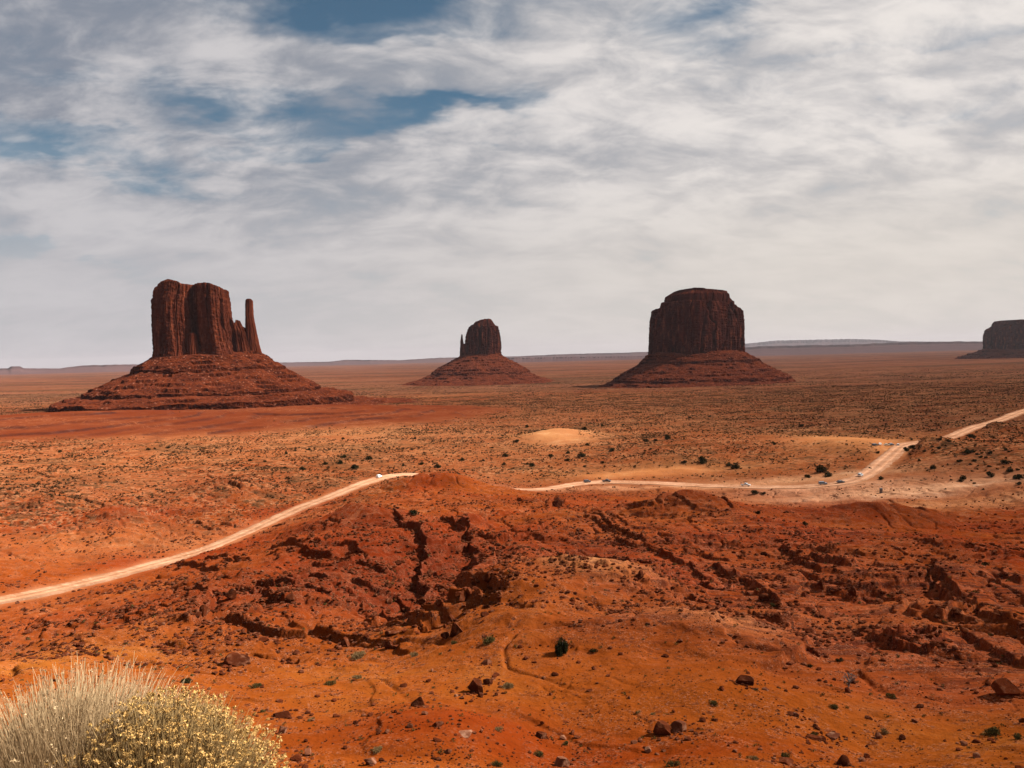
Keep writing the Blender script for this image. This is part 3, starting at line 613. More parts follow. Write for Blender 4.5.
def talus(fr, rows, n_u, n_v, seed, amp=3.0):
    """rows: (py, pxL, pxR, front m, back m) from the foot of the cliff downwards"""
    zs, ls, rs, fs, bs = [], [], [], [], []
    for py, l, r, f_, b_ in rows:
        xl, z = loc_xz(fr, l, py); xr, _ = loc_xz(fr, r, py); zs.append(z); ls.append(xl); rs.append(xr); fs.append(f_); bs.append(b_)
    s = np.arange(len(rows)); q = np.linspace(0, len(rows) - 1, n_v)
    th = np.linspace(0, 2 * np.pi, n_u, endpoint=False); ct, st = np.cos(th), np.sin(th)
    V = np.zeros((n_v, n_u, 3)); T = np.ones((n_v, n_u, 3)); cx, cy = ct * 9, st * 9
    for j, qq in enumerate(q):
        z, l, r, f_, b_ = (np.interp(qq, s, a) for a in (zs, ls, rs, fs, bs))
        z = z + amp * 1.5 * perlin(cx * .35, cy * .35 + j * 0.01, seed + 30) * sst(qq, 1, 3) + amp * .8 * perlin(cx * 1.1, cy * 1.1, seed + 31) * sst(qq, 1, 3)
        x = np.where(ct > 0, r, -l) ; c0 = (l + r) / 2; hw = (r - l) / 2
        ex = np.sign(ct) * np.abs(ct) ** 0.85; ey = np.sign(st) * np.abs(st) ** 0.85
        X_ = c0 + hw * ex; Y_ = np.where(st < 0, f_, b_) * np.abs(ey) * np.sign(st) * np.sign(np.where(st < 0, 1, 1))
        Y_ = np.where(st < 0, -np.abs(f_) * np.abs(ey), np.abs(b_) * np.abs(ey))
        depth = qq / (len(rows) - 1)
        rad = np.hypot(X_ - c0, Y_) + 1e-6
        dn = amp * (1.15 * ridged(cx * 0.55 + depth * .5, cy * 0.55 + depth * .8, 3, seed) * sst(depth, 0, .3) * 1.4 * (.5 + perlin(cx * .3, cy * .3, seed + 50)) + 1.0 * fbm(X_ / 14, Y_ / 14 + z / 9, 4, seed + 2, .6) + 1.6 * fbm(X_ / 50, Y_ / 50 + z / 40, 3, seed + 5))
        V[j] = np.stack([X_ + (X_ - c0) / rad * dn, Y_ + Y_ / rad * dn, z + amp * 0.35 * fbm(X_ / 9, Y_ / 9, 3, seed + 8)], 1)
    kz = amp * 2.6; zq = V[..., 2] + amp * 1.1 * perlin(V[..., 0] / (amp * 22), V[..., 1] / (amp * 22), seed + 51) + amp * .3 * perlin(V[..., 0] / (amp * 3), V[..., 1] / (amp * 3), seed + 53)
    fq = zq / kz; fr2 = fq - np.floor(fq); mk_ = sst(fbm(V[..., 0] / (amp * 16), V[..., 1] / (amp * 16) + V[..., 2] / 40, 3, seed + 52), -.05, .3)
    V[..., 2] += ((np.floor(fq) + sst(fr2, .4, .62)) * kz - zq) * mk_ * .85
    V[-1, :, 2] -= 60
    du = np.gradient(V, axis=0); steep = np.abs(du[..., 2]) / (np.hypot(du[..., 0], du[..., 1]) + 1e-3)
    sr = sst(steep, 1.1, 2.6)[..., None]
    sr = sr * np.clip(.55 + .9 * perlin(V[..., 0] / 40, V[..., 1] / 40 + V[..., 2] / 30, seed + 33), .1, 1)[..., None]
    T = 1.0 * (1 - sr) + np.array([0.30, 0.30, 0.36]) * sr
    return V.reshape(-1, 3), grid_faces(n_v, n_u, True), T.reshape(-1, 3)
def butte(name, px, D, label, cat):
    fr = frame(px, D); ef, er, _ = fr
    o = empty(name, (ef[0] * D, ef[1] * D, 0.0), -math.atan2(ef[0], ef[1]))
    tag(o, label, cat); return fr, o

# West butte: broad block, low shoulder and a slim thumb
fr, o = butte('sandstone_butte', 208, 1700, 'large red mitten-shaped butte on the left with a slim thumb spire on its right side', 'butte')
m1 = tower(fr, [(152, 10), (156, -18), (166, -34), (178, -32), (187, -26), (190, 4), (197, 6), (201, -26), (211, -46), (224, -40), (232, -12), (235, 30), (228, 74), (200, 96), (170, 92), (155, 60)],
           [(281, 156, 227), (291, 155, 227.7), (292, 154.6, 228), (298, 154, 229), (299.5, 152.8, 229.4), (312, 152.8, 230.5), (321, 152.8, 232), (340, 153.8, 236), (357, 155, 241)],
           [(150, 301), (152.9, 299.5), (154.4, 297), (154.8, 288), (157, 286), (160, 283), (164, 281.5), (168, 280.4), (172, 280.8), (178, 283), (181, 284.8), (190, 284.6), (196, 284), (203, 283.8), (208, 284.5), (213, 286.3), (220, 288), (226, 289.4), (228, 291), (229, 296), (236, 300)],
           359, 1000, 190, 6.2, 1, 19)
m2 = tower(fr, [(226, -6), (232, -30), (240, -34), (248, -22), (256, -12), (261, 8), (256, 30), (240, 40), (228, 36)],
           [(318, 229, 243), (330, 229, 250), (345, 229, 256), (358, 229, 260)],
           [(226, 316), (232, 320), (234, 325), (236, 320), (240, 321), (241, 326), (245, 328), (248, 334), (254, 344), (262, 350)], 359, 460, 80, 3.6, 2, 9)
m4 = tower(fr, [(186, -20), (188, -38), (194, -42), (199, -34), (200, -18), (192, -8)], [(333, 188, 197), (345, 187, 199), (357, 186, 200)], [(185, 340), (189, 335), (194, 333), (198, 337), (200, 345)], 359, 200, 50, 1.8, 33, 7)
v, f = merge([m1, m2, m4]); mesh_np('cliff', v, f, M_CLIFF, o)
v, f = tower(fr, [(246, 0), (247.5, -16), (252, -18), (258, -14), (262, 0), (260, 14), (250, 14)],
             [(299, 246.4, 251.6), (301, 245.6, 252.8), (304, 245.4, 252.8), (315, 245.3, 253.4), (326, 245.3, 255.8), (340, 246, 259), (357, 247, 264)],
             [(245, 300), (247, 299), (251, 299), (252, 300.5), (253.5, 301), (262, 301)], 359, 300, 150, 2.2, 3, 9)
mesh_np('thumb_spire', v, f, M_CLIFF, o)
v, f, T = talus(fr, [(352, 162, 255, 20, 60), (357, 152, 265, 52, 110), (362, 145, 271, 66, 122), (369, 134, 281, 92, 142), (370, 133, 283, 94, 145), (373.5, 132, 284, 97, 146), (382, 112, 299, 150, 180), (391, 92, 313, 200, 215),
                     (394, 86, 317, 213, 225), (397, 85, 318, 216, 226), (399, 74, 330, 246, 245), (403, 58, 348, 286, 270), (404, 55, 349, 288, 272), (410, 54, 350, 290, 274), (415, 30, 372, 345, 320), (424, -30, 430, 430, 400)], 1500, 380, 5, 3.2)
mesh_np('talus_slope', v, f, M_TALUS, o, attrs={'tint': T})

# middle butte, farthest of the three
fr, o = butte('sandstone_butte', 483, 3600, 'smallest dark butte in the centre with a thin finger of rock on its left', 'butte')
m1 = tower(fr, [(466, 10), (470, -50), (480, -80), (490, -74), (496, -44), (500, 10), (498, 90), (484, 120), (470, 90)],
           [(319, 474, 493), (326, 468.5, 497), (335, 466.6, 499), (345, 466, 500), (359, 464, 500.5)],
           [(464, 334), (467, 328), (472, 325), (474.5, 325), (475, 322), (479, 321), (482, 319.8), (488, 319), (491.5, 319.3), (492.5, 325), (497, 326), (499, 329)], 360, 620, 130, 11.0, 6, 32)
m2 = tower(fr, [(460, 0), (463, -40), (468, -50), (472, -20), (470, 20), (463, 20)], [(343, 460.5, 470), (359, 459.8, 472)], [(459, 345), (462, 344), (470, 343.5)], 361, 200, 40, 4, 7, 20)
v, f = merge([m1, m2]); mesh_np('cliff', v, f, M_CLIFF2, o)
v, f = tower(fr, [(460.2, 0), (461.5, -10), (463.2, 0), (461.8, 10)], [(334, 461.3, 462.5), (340, 460.4, 463.0), (347, 460.2, 464.2)], [(460, 334.5), (463, 334.5)], 349, 80, 50, 1.5, 8, 12)
mesh_np('finger_spire', v, f, M_CLIFF2, o)
v, f, T = talus(fr, [(352, 468, 498, 50, 60), (356, 461, 501, 90, 130), (363, 449, 512, 170, 190), (370, 438, 524, 270, 260), (373, 434, 528, 300, 280), (374.5, 433.5, 528.5, 303, 282), (379, 424, 536, 380, 350), (382, 412, 545, 470, 400), (386, 400, 556, 560, 500), (390, 390, 566, 620, 560)], 900, 220, 9, 4)
mesh_np('talus_slope', v, f, M_TALUS, o, attrs={'tint': T})

# right butte: massive block with a slab on top
fr, o = butte('sandstone_butte', 698, 2700, 'massive square-shouldered dark butte right of centre with a flat slab cap and fluted walls', 'butte')
m1 = tower(fr, [(650, 70), (653, 20), (664, -40), (678, -100), (688, -135), (696, -132), (708, -100), (722, -50), (736, 10), (744, 70), (741, 130), (718, 170), (680, 165), (654, 120)],
           [(301, 661.5, 735.5), (306, 661, 736.5), (307.5, 654, 739.5), (309.5, 652.5, 740.5), (320, 651, 743.5), (335, 650, 744.5), (358, 649, 745)],
           [(648, 310), (652, 309), (659, 308), (660.5, 306), (662, 302.8), (690, 302), (735, 302), (737, 304), (739, 306), (741, 307), (745, 312)], 362, 1200, 170, 9.0, 10, 46)
m2 = tower(fr, [(661, 60), (670, -40), (685, -95), (700, -90), (718, -50), (733, 20), (735, 90), (712, 130), (676, 130)],
           [(290, 677, 722), (297, 675.5, 723.5), (299, 671, 728), (303, 663, 735), (306, 662, 735.5)],
           [(661, 303.5), (671, 298), (672.5, 292), (726, 292), (727.5, 296), (736, 302)], 307, 500, 40, 2.5, 11, 22)
m3 = tower(fr, [(671, 60), (674, -20), (688, -74), (702, -66), (718, -20), (727, 50), (712, 100), (680, 100)],
           [(288, 670.8, 728), (292, 670.8, 728), (295, 671.5, 727.5)],
           [(670, 293), (671.5, 292), (680, 291), (690, 290), (694, 289.3), (704, 289.3), (706, 290), (727, 290.2), (728, 291)], 297, 500, 24, 2.5, 12, 14)
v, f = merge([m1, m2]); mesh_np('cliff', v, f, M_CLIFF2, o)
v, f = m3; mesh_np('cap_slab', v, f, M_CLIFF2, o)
v, f, T = talus(fr, [(352, 662, 735, 80, 90), (355, 648, 746, 135, 180), (361, 642, 757, 170, 205), (362, 641.5, 758, 173, 208), (364, 641, 759, 176, 210), (372, 627, 775, 260, 280), (378, 617, 787, 325, 330), (379, 616, 788, 328, 332), (380.5, 615.5, 789, 331, 334), (384, 608, 794, 390, 380), (387, 600, 802, 430, 430), (392, 590, 812, 480, 470)], 1300, 300, 13, 3.8)
mesh_np('talus_slope', v, f, M_TALUS, o, attrs={'tint': T})

# mesa cut by the right edge
fr, o = butte('mesa', 1040, 7000, 'dark flat-topped mesa cut off by the right edge of the view', 'mesa')
v, f = tower(fr, [(980, 300), (984, 100), (994, -100), (1010, -180), (1040, -220), (1080, -280), (1120, -200), (1150, 160), (1120, 800), (1040, 1100), (990, 780)],
             [(320, 994, 1140), (326, 988, 1146), (332, 984.5, 1149), (354, 981.5, 1150)],
             [(980, 330), (985, 330), (989, 326.5), (993, 324), (996, 321.8), (1002, 321), (1024, 320), (1080, 319), (1150, 321)], 360, 900, 100, 24, 15, 100)
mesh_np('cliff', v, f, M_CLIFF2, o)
v, f, T = talus(fr, [(349, 984, 1146, 180, 800), (351.5, 978, 1150, 280, 1150), (354.5, 969, 1160, 350, 1200), (357, 960, 1168, 420, 1250), (360, 950, 1180, 500, 1300), (364, 942, 1190, 580, 1400)], 700, 90, 16, 9)
mesh_np('talus_slope', v, f, M_TALUS, o, attrs={'tint': T})

# long plateaus closing the horizon
def plateau(prof, D, seed, depth=2500, foot=1200):
    px = np.linspace(prof[0][0], prof[-1][0], 700); py = np.interp(px, [p[0] for p in prof], [p[1] for p in prof])
    V = []
    for i, (x, y) in enumerate(zip(px, py)):
        tn, a = tan_az(x, y); y = y + 0.2; tn, a = tan_az(x, y); cn = 600 * float(perlin(i / 40, 0.3, seed)) + 120 * float(perlin(i / 8, 0.7, seed))
        h = -tn * D; zb = float(base_z(np.array([a]), np.array([D]))[0]) - 10; h = h + 0.05 * (h - zb) * float(perlin(i / 7, .2, seed + 3))
        hm = max(h - zb, 12)
        for dd, k in ((-foot * 2.6, -0.03), (-foot * 1.5, 0.12), (-foot * 0.9, 0.30), (-foot * 0.5, 0.48), (-foot * 0.4, 0.56), (0, 0.74), (60, 0.985), (depth, 1.0), (depth + 1200, -0.1)):
            r_ = D + dd + cn * (1 if dd < depth else 0); V.append((math.sin(a) * r_, math.cos(a) * r_, zb + hm * k))
    return np.array(V), grid_faces(len(px), 9)
for prof, D_, sd_ in [
        ([(-420, 366), (-200, 368), (0, 368.2), (8, 368), (11, 366), (20, 366), (24, 368), (60, 368.3), (70, 366.6), (85, 365), (130, 364), (200, 365), (275, 364)], 24000, 1),
        ([(240, 367), (270, 362.5), (330, 361.5), (345, 359.5), (400, 360), (440, 357.5), (520, 356), (560, 354), (620, 352.5), (650, 351.5), (690, 351)], 30000, 2),
        ([(690, 352.2), (730, 348.5), (760, 346), (800, 345), (850, 344.3), (900, 342), (960, 341), (1010, 341), (1200, 340), (1450, 338)], 21000, 3),
        ([(480, 360), (500, 358), (560, 357), (640, 356), (700, 356)], 19000, 5),
        ([(705, 349), (740, 344), (775, 340.2), (800, 339.6), (850, 338.6), (876, 339.2), (900, 341), (960, 341.5)], 52000, 4)]:
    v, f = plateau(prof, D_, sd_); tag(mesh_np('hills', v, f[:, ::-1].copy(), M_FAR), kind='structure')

# ------------------------------------------------------------------ rocks
import bmesh
def ico(sub):
    bm = bmesh.new(); bmesh.ops.create_icosphere(bm, subdivisions=sub, radius=1.0)
    v = np.array([x.co[:] for x in bm.verts]); f = np.array([[q.index for q in p.verts] for p in bm.faces]); bm.free(); return v, f
ICO = {k_: ico(k_) for k_ in (1, 2, 3, 4)}
def rock_v(seed, sub=3, flat=0.7, cuts=11):
    r = np.random.default_rng(seed); v = ICO[sub][0].copy()
    for _ in range(cuts):
        nrm = r.normal(size=3); nrm /= np.linalg.norm(nrm); h = r.uniform(0.38, 0.82)
        dd = v @ nrm; v = v - np.maximum(dd - h, 0)[:, None] * nrm * 0.97
    if sub > 2: v = v + (0.035 * fbm(v[:, 0] * 3 + seed, v[:, 1] * 3 + v[:, 2] * 2, 3, seed % 50))[:, None] * v
    v[:, 2] *= flat; v = v - [0, 0, v[:, 2].min() * 0.62]
    return v / np.abs(v[:, :2]).max()
def boulder(px, py, wpx, label, flat=0.7, mat=None, seed=0, group=None, sub=4, ratio=0.75):
    p, d = on_ground(px, py); s = 0.5 * wpx / F * d
    v = rock_v(seed, sub, flat) * [1, ratio, 1] * s
    o = mesh_np('boulder', v, ICO[sub][1], mat or M_ROCK); o.location = (p[0], p[1], p[2] - 0.16 * s); o.rotation_euler = (0, 0, 0.0)
    tag(o, label, 'boulder', group); return o
BL = [
    (476, 692, 26, 'large knobbly brown boulder on the near slope with a small boulder touching its top', .95, M_ROCK),
    (487, 684, 12, 'small brown boulder resting against the top of the large knobbly boulder', .9, M_ROCK),
    (420, 706, 18, 'tall-sided brown boulder with a lit top above the smooth red mound', .85, M_ROCK),
    (438, 726, 12, 'small round-edged brown rock alone on the smooth red mound', .8, M_ROCK),
    (465, 734, 27, 'long flat pale slab with a pointed end beside the smooth red mound', .28, M_ROCKP),
    (448, 752, 11, 'small pale rock at the foot of the smooth red mound', .6, M_ROCKP),
    (285, 717, 23, 'dark jagged rock near the yellow-headed bush, above a second smaller rock', .8, M_ROCK),
    (283, 733, 14, 'pale-topped rock directly below the dark jagged rock by the yellow bush', .9, M_ROCKP),
    (371, 764, 16, 'pale rock at the bottom edge below the smooth red mound', .9, M_ROCKP),
    (298, 760, 16, 'dark rock at the bottom edge beside the yellow-headed bush', .7, M_ROCK),
    (541, 738, 14, 'grey-brown wedge rock by the dark crack in the near slope', .8, M_ROCK),
    (487, 664, 11, 'small pale blocky rock high on the near slope', .7, M_ROCKP),
    (237, 664, 25, 'dark hulking boulder under the red ledge above the pale grass clump', .75, M_ROCK),
    (745, 684, 18, 'lone dark pyramid-shaped boulder on the broad orange slope', .95, M_ROCK),
    (661, 735, 26, 'biggest peaked dark boulder on the near orange slope, with a pale rock leaning on it', 1.1, M_ROCK),
    (679, 731, 16, 'pale rock leaning on the right of the biggest peaked boulder', .7, M_ROCKP),
    (791, 714, 15, 'low flat dark rock alone on the right of the orange slope', .4, M_ROCK),
    (1007, 693, 24, 'large dark block at the right edge among layered red ledges', .8, M_ROCK),
    (842, 765, 14, 'dark pointed rock at the bottom edge right of the wide flat rocks', 1.1, M_ROCK),
    (815, 739, 20, 'wide flat rock among the layered slabs low on the right', .35, M_ROCK),
    (833, 737, 16, 'second flat slab lying beside the wide flat rock low on the right', .35, M_ROCKP),
    (562, 766, 24, 'broad pale rock at the bottom edge left of the biggest peaked boulder', .8, M_ROCKP),
    (866, 758, 8, 'small dark stone at the bottom right beside the dark pointed rock', .9, M_ROCK),
    (558, 506, 15, 'dark overhanging block on the crest just below the road', .9, M_ROCK),
    (422, 604, 11, 'dark boulder in the mouth of the rocky gully', .9, M_ROCK),
    (785, 764, 20, 'low dark slab at the bottom edge beside a dry shrub', .4, M_ROCK)]
for i, (px, py, w, lb, fl, mt) in enumerate(BL): boulder(px, py, w, lb, fl, mt, 100 + i)
# other countable rocks
rock_meshes = []
for i in range(10):
    me = mesh_np('rock', rock_v(300 + i, 3, rng.uniform(.45, .95)), ICO[3][1], M_ROCK if i % 3 else M_ROCKP); rock_meshes.append(me.data); bpy.data.objects.remove(me)
dark_rocks = [m_ for m_ in rock_meshes if m_.materials[0] == M_ROCK]
def place(me, name, x, y, s, rz, label, cat, group, sink=0.08, sc=(1, 1, 1), z=None):
    o = bpy.data.objects.new(name, me); COL.objects.link(o); zz_ = float(gz(x, y)) if z is None else z
    o.location = (x, y, zz_ - sink * s); o.scale = (s * sc[0], s * sc[1], s * sc[2]); o.rotation_euler = (0, 0, rz); tag(o, label, cat, group); return o
pr = random.Random(3)
def scatter_px(n, boxes, rmin, rmax, test=None, tries=40):
    out = []
    for _ in range(n * tries):
        if len(out) >= n: break
        bx = pr.choices(boxes, weights=[b[4] for b in boxes])[0]
        px = pr.uniform(bx[0], bx[2]); py = pr.uniform(bx[1], bx[3]); p, d = on_ground(px, py)
        if test and not test(p, d): continue
        out.append((p, d, pr.uniform(0, 1) ** 2.2 * (rmax - rmin) + rmin))
    return out
for p, d, s in scatter_px(110, [(260, 680, 1020, 768, 3), (560, 690, 1020, 768, 2), (300, 650, 560, 700, 1)], 0.10, 0.42):
    place(pr.choice(rock_meshes), 'rock', p[0], p[1], s, pr.uniform(0, 6.3), 'small angular rock lying loose on the near orange slope', 'rock', 'small rocks on the near slope', sc=(1, pr.uniform(.6, 1), pr.uniform(.6, 1.1)))
for p, d, s in scatter_px(170, [(385, 530, 430, 640, 4), (440, 530, 500, 640, 5), (190, 580, 400, 660, 3), (640, 560, 800, 620, 3), (700, 540, 1020, 640, 3), (0, 600, 120, 690, 1)], 0.35, 1.25, lambda p, d: 95 < d < 380):
    place(pr.choice(dark_rocks), 'rock', p[0], p[1], s, pr.uniform(0, 6.3), 'fallen block among the broken ledges of the dark red gullies', 'rock', 'fallen blocks in the gullies', sc=(1, pr.uniform(.6, 1), pr.uniform(.6, 1.2)))
# rubble nobody could count
def instanced(name, P, Sx, variants, faces, mats, label, seed, rots=None, zs=None):
    r = np.random.default_rng(seed); n_ = len(P); nv = variants[0].shape[0]
    vi = r.integers(0, len(variants), n_); a = r.random(n_) * 6.283; ca_, sa_ = np.cos(a), np.sin(a)
    B = np.stack(variants)[vi] * Sx[:, None, None]
    V = np.stack([B[..., 0] * ca_[:, None] - B[..., 1] * sa_[:, None], B[..., 0] * sa_[:, None] + B[..., 1] * ca_[:, None], B[..., 2]], -1) + P[:, None, :]
    Fc = (faces[None] + (np.arange(n_) * nv)[:, None, None]).reshape(-1, faces.shape[1])
    o = mesh_np(name, V.reshape(-1, 3), Fc, mats); tag(o, label, kind='stuff'); return o
def rand_polar(n_, d0, d1, amax=0.64, seed=1, pw=1.0):
    r = np.random.default_rng(seed); a = r.uniform(-amax, amax, n_); u = r.random(n_)
    d = np.sqrt(d0 ** 2 + u * (d1 ** 2 - d0 ** 2)) if pw == 1 else d0 * (d1 / d0) ** u
    return np.sin(a) * d, np.cos(a) * d, a, d, r
x, y, a, d, r_ = rand_polar(460000, 42, 520, seed=5, pw=0)
pk = (1 - .45 * sst(a, .05, .2)) * np.clip(0.05 + 0.10 * (d > 110) + 1.0 * look(np.maximum(slick, crop * .8), x, y) + 1.6 * look(ledge, x, y), 0, 1) * (0.25 + 0.75 * (d > 95)) * (1 - sst(d, 400, 520) * .7) * sst(look(rd, x, y), RW + 2, RW + 8) * np.clip(0.5 + 1.6 * perlin(x / 11, y / 11, 91), 0, 1)
keep = r_.random(len(x)) < pk * 0.75; x, y, d = x[keep], y[keep], d[keep]
sz = (0.05 + 0.38 * r_.random(len(x)) ** 5) * np.clip(d / 110, 0.35, 2.0) ** 0.6
rv = [rock_v(500 + i, 1, .7, 6) for i in range(12)]
for px_, py_, w_, *_r in BL:
    p_, d_ = on_ground(px_, py_); rr_ = .5 * w_ / F * d_; kx = 26
    x = np.append(x, p_[0] + r_.normal(0, rr_ * 1.5, kx)); y = np.append(y, p_[1] + r_.normal(0, rr_ * 1.5, kx)); sz = np.append(sz, rr_ * r_.uniform(.05, .24, kx))
xn, yn, a, dn_, r2_ = rand_polar(26000, 44, 125, seed=55, pw=0); kp = r2_.random(len(xn)) < np.clip(.3 + 1.5 * perlin(xn / 5, yn / 5, 93), 0, 1)
x = np.append(x, xn[kp]); y = np.append(y, yn[kp]); sz = np.append(sz, (.025 + .07 * r2_.random(len(xn)) ** 2)[kp])
instanced('rubble', np.stack([x, y, gz(x, y) - 0.1 * sz], 1), sz, rv, ICO[1][1], M_ROCK, 'loose brown rubble strewn over the red badlands', 6)

# ------------------------------------------------------------------ plants
def leafy(seed, n_, rx, rz, leaf, lobes=6, base=0.05, up=0.0):
    """a clumpy crown made of small leaf faces through its volume"""
    r = np.random.default_rng(seed); c = r.normal(size=(lobes, 3)); c /= np.linalg.norm(c, axis=1)[:, None]; c *= r.uniform(.25, .62, (lobes, 1)); c[:, 2] = np.abs(c[:, 2])
    li = r.integers(0, lobes, n_); q = r.normal(size=(n_, 3)); q /= np.linalg.norm(q, axis=1)[:, None]; q *= r.uniform(.3, 1, (n_, 1)) ** .5 * r.uniform(.28, .46, lobes)[li][:, None]
    p = (c[li] + q) * [rx, rx, rz]; p[:, 2] = np.maximum(p[:, 2] + rz * .22, base * rz)
    t1 = r.normal(size=(n_, 3)); t1 /= np.linalg.norm(t1, axis=1)[:, None]; t2 = np.cross(t1, r.normal(size=(n_, 3))); t2 /= np.linalg.norm(t2, axis=1)[:, None]
    if up: t1 = t1 * .5 + np.array([0, 0, up]) + p / rx * .5; t1 /= np.linalg.norm(t1, axis=1)[:, None]
    lf = leaf * r.uniform(.6, 1.3, (n_, 1))
    V = np.stack([p - t1 * lf - t2 * lf * .45, p - t1 * lf + t2 * lf * .45, p + t1 * lf], 1).reshape(-1, 3)
    V[:, 2] = np.maximum(V[:, 2], 0.0)
    return V, np.arange(n_ * 3).reshape(-1, 3)
def trunk(h, r0, seed, n_=7, limbs=3):
    rr = random.Random(seed); V, Fs = [], []
    def limb(p0, p1, ra, rb):
        b0 = len(V)
        for k_ in range(4):
            u = k_ / 3; c_ = [p0[i] + (p1[i] - p0[i]) * u + (rr.uniform(-.05, .05) * h if 0 < k_ < 3 else 0) for i in range(3)]; rad = ra + (rb - ra) * u
            for j in range(n_): V.append((c_[0] + rad * math.cos(j / n_ * 6.283), c_[1] + rad * math.sin(j / n_ * 6.283), c_[2]))
        for k_ in range(3):
            for j in range(n_): Fs.append((b0 + k_ * n_ + j, b0 + k_ * n_ + (j + 1) % n_, b0 + (k_ + 1) * n_ + (j + 1) % n_, b0 + (k_ + 1) * n_ + j))
    limb((0, 0, -.1 * h), (0.04 * h, 0, h * .7), r0, r0 * .4)
    for i in range(limbs):
        an = rr.uniform(0, 6.28); limb((0.01 * h, 0, h * (.2 + .1 * i)), (math.cos(an) * h * .35, math.sin(an) * h * .35, h * (.5 + .1 * i)), r0 * .5, r0 * .15)
    return np.array(V), Fs
# the juniper on the near slope
p, d = on_ground(562, 655); h = 25 / F * d
o = empty('juniper_tree', p); tag(o, 'upright dark green juniper standing alone on the near orange slope', 'tree')
v, f = leafy(11, 4200, h * .42, h * .72, h * .030, 11); mesh_np('crown', v, f, M_JUN, o)
v, f = trunk(h * .8, h * .05, 4); mesh_np('trunk', v, f, M_BARK, o)
# near shrubs one can point to
SHR = [
    (357, 679, 13, 'd', 'dry olive bush on the upper left of the near slope'), (330, 685, 15, 's', 'flat olive shrub left of the near slope above the jagged rock'), (507, 688, 19, 'd', 'spiky dry brush right of the large knobbly boulder'),
    (454, 644, 14, 's', 'round green bush at the foot of the rocky gully'), (489, 643, 22, 's', 'wide low green bush under the dark red dome'), (415, 656, 14, 'd', 'pale dry bush between the rocky gully and the near slope'),
    (379, 752, 16, 'd', 'pale dry tuft beside the smooth red mound, near the bottom edge'), (311, 721, 10, 'd', 'small pale tuft right of the dark jagged rock'), (499, 731, 14, 'd', 'pale dry tuft to the right of the long flat slab'),
    (538, 756, 18, 's', 'olive bush under the wedge rock'), (497, 766, 16, 's', 'olive bush at the bottom edge centre-left'), (257, 688, 14, 's', 'olive bush left of the orange slope, right of the dark hulking boulder'), (263, 712, 9, 's', 'tiny bush next to the dark jagged rock, on its left'),
    (187, 683, 17, 'j', 'dark green bush just above the yellow flower heads'), (784, 759, 18, 's', 'dark shrub at the bottom edge behind the low dark slab'), (995, 735, 22, 's', 'wide olive shrub at the lower right, left of a smaller shrub'), (1018, 739, 14, 's', 'olive shrub touching the right edge low down'),
    (892, 698, 14, 's', 'round olive bush between slabs on the lower right'), (833, 708, 14, 's', 'olive bush near the dead twiggy shrub'), (714, 705, 14, 's', 'low olive bush below the lone pyramid boulder'), (840, 661, 10, 'j', 'small dark bush on pink ledges right of centre'),
    (810, 667, 9, 'j', 'small dark bush on pink ledges, left of its twin'), (884, 733, 12, 'd', 'dry bush above the small dark stone'), (813, 735, 11, 's', 'olive bush behind the flat slabs low on the right'), (754, 760, 12, 'd', 'pale dry bush at the bottom edge left of the dark slab'),
    (673, 766, 18, 's', 'olive bush at the bottom edge under the biggest peaked boulder'), (567, 745, 11, 's', 'small olive bush right of the wedge rock'), (773, 606, 12, 's', 'green bush on the slickrock in the middle distance'), (594, 652, 11, 'j', 'low twiggy dark bush just right of the upright juniper'),
    (572, 600, 8, 's', 'tiny bush on the pale crest above the upright juniper'), (360, 658, 22, 'd', 'pale spreading dry brush at the left end of the near slope'), (638, 713, 8, 'd', 'small dry tuft left of its neighbour on the orange slope'), (653, 715, 8, 'd', 'small dry tuft right of its neighbour on the orange slope')]
near_m = {}
for kk, m_, u_ in (('d', M_DRY, 1.2), ('s', M_SAGE, .6), ('j', M_JUN, .2)):
    near_m[kk] = []
    for q in range(3):
        v, f = leafy(60 + q + ord(kk), 900, 1.0, .78, .085, 7, up=u_); ob = mesh_np('shrub', v, f, m_); near_m[kk].append(ob.data); bpy.data.objects.remove(ob)
for i, (px, py, w, kk, lb) in enumerate(SHR):
    p, d = on_ground(px, py); place(near_m[kk][i % 3], 'shrub', p[0], p[1], 0.5 * w / F * d, i * 1.3, lb, 'shrub', 'shrubs on the near slope', 0.03, (1, 1, .85))
# dead shrub
p, d = on_ground(848, 690); rr = random.Random(5); V, Fs = [], []
hh = 15 / F * d
def stick(a_, b_, ra, rb):
    a_, b_ = Vector(a_), Vector(b_); z_ = (b_ - a_).normalized(); x_ = z_.orthogonal().normalized(); y_ = z_.cross(x_); k0 = len(V)
    for c_, rad in ((a_, ra), (b_, rb)):
        for j in range(5): V.append(tuple(c_ + (x_ * math.cos(j * 1.2566) + y_ * math.sin(j * 1.2566)) * rad))
    for j in range(5): Fs.append((k0 + j, k0 + (j + 1) % 5, k0 + 5 + (j + 1) % 5, k0 + 5 + j))
def grow(a_, dr, ln, rad, dep):
    b_ = Vector(a_) + dr * ln; stick(a_, b_, rad, rad * .6)
    if dep: 
        for _ in range(3): grow(b_, (dr + Vector((rr.uniform(-.8, .8), rr.uniform(-.8, .8), rr.uniform(-.2, .5)))).normalized(), ln * .68, rad * .6, dep - 1)
for q in range(4): grow((0, 0, -.02), Vector((rr.uniform(-.9, .9), rr.uniform(-.6, .6), 1)).normalized(), hh * .45, hh * .045, 3)
o = mesh_np('dead_shrub', np.array(V), Fs, plain('dead wood', (0.07, 0.045, 0.035), .9)); o.location = p; tag(o, 'bare dead twiggy shrub on the right-hand slope', 'shrub')

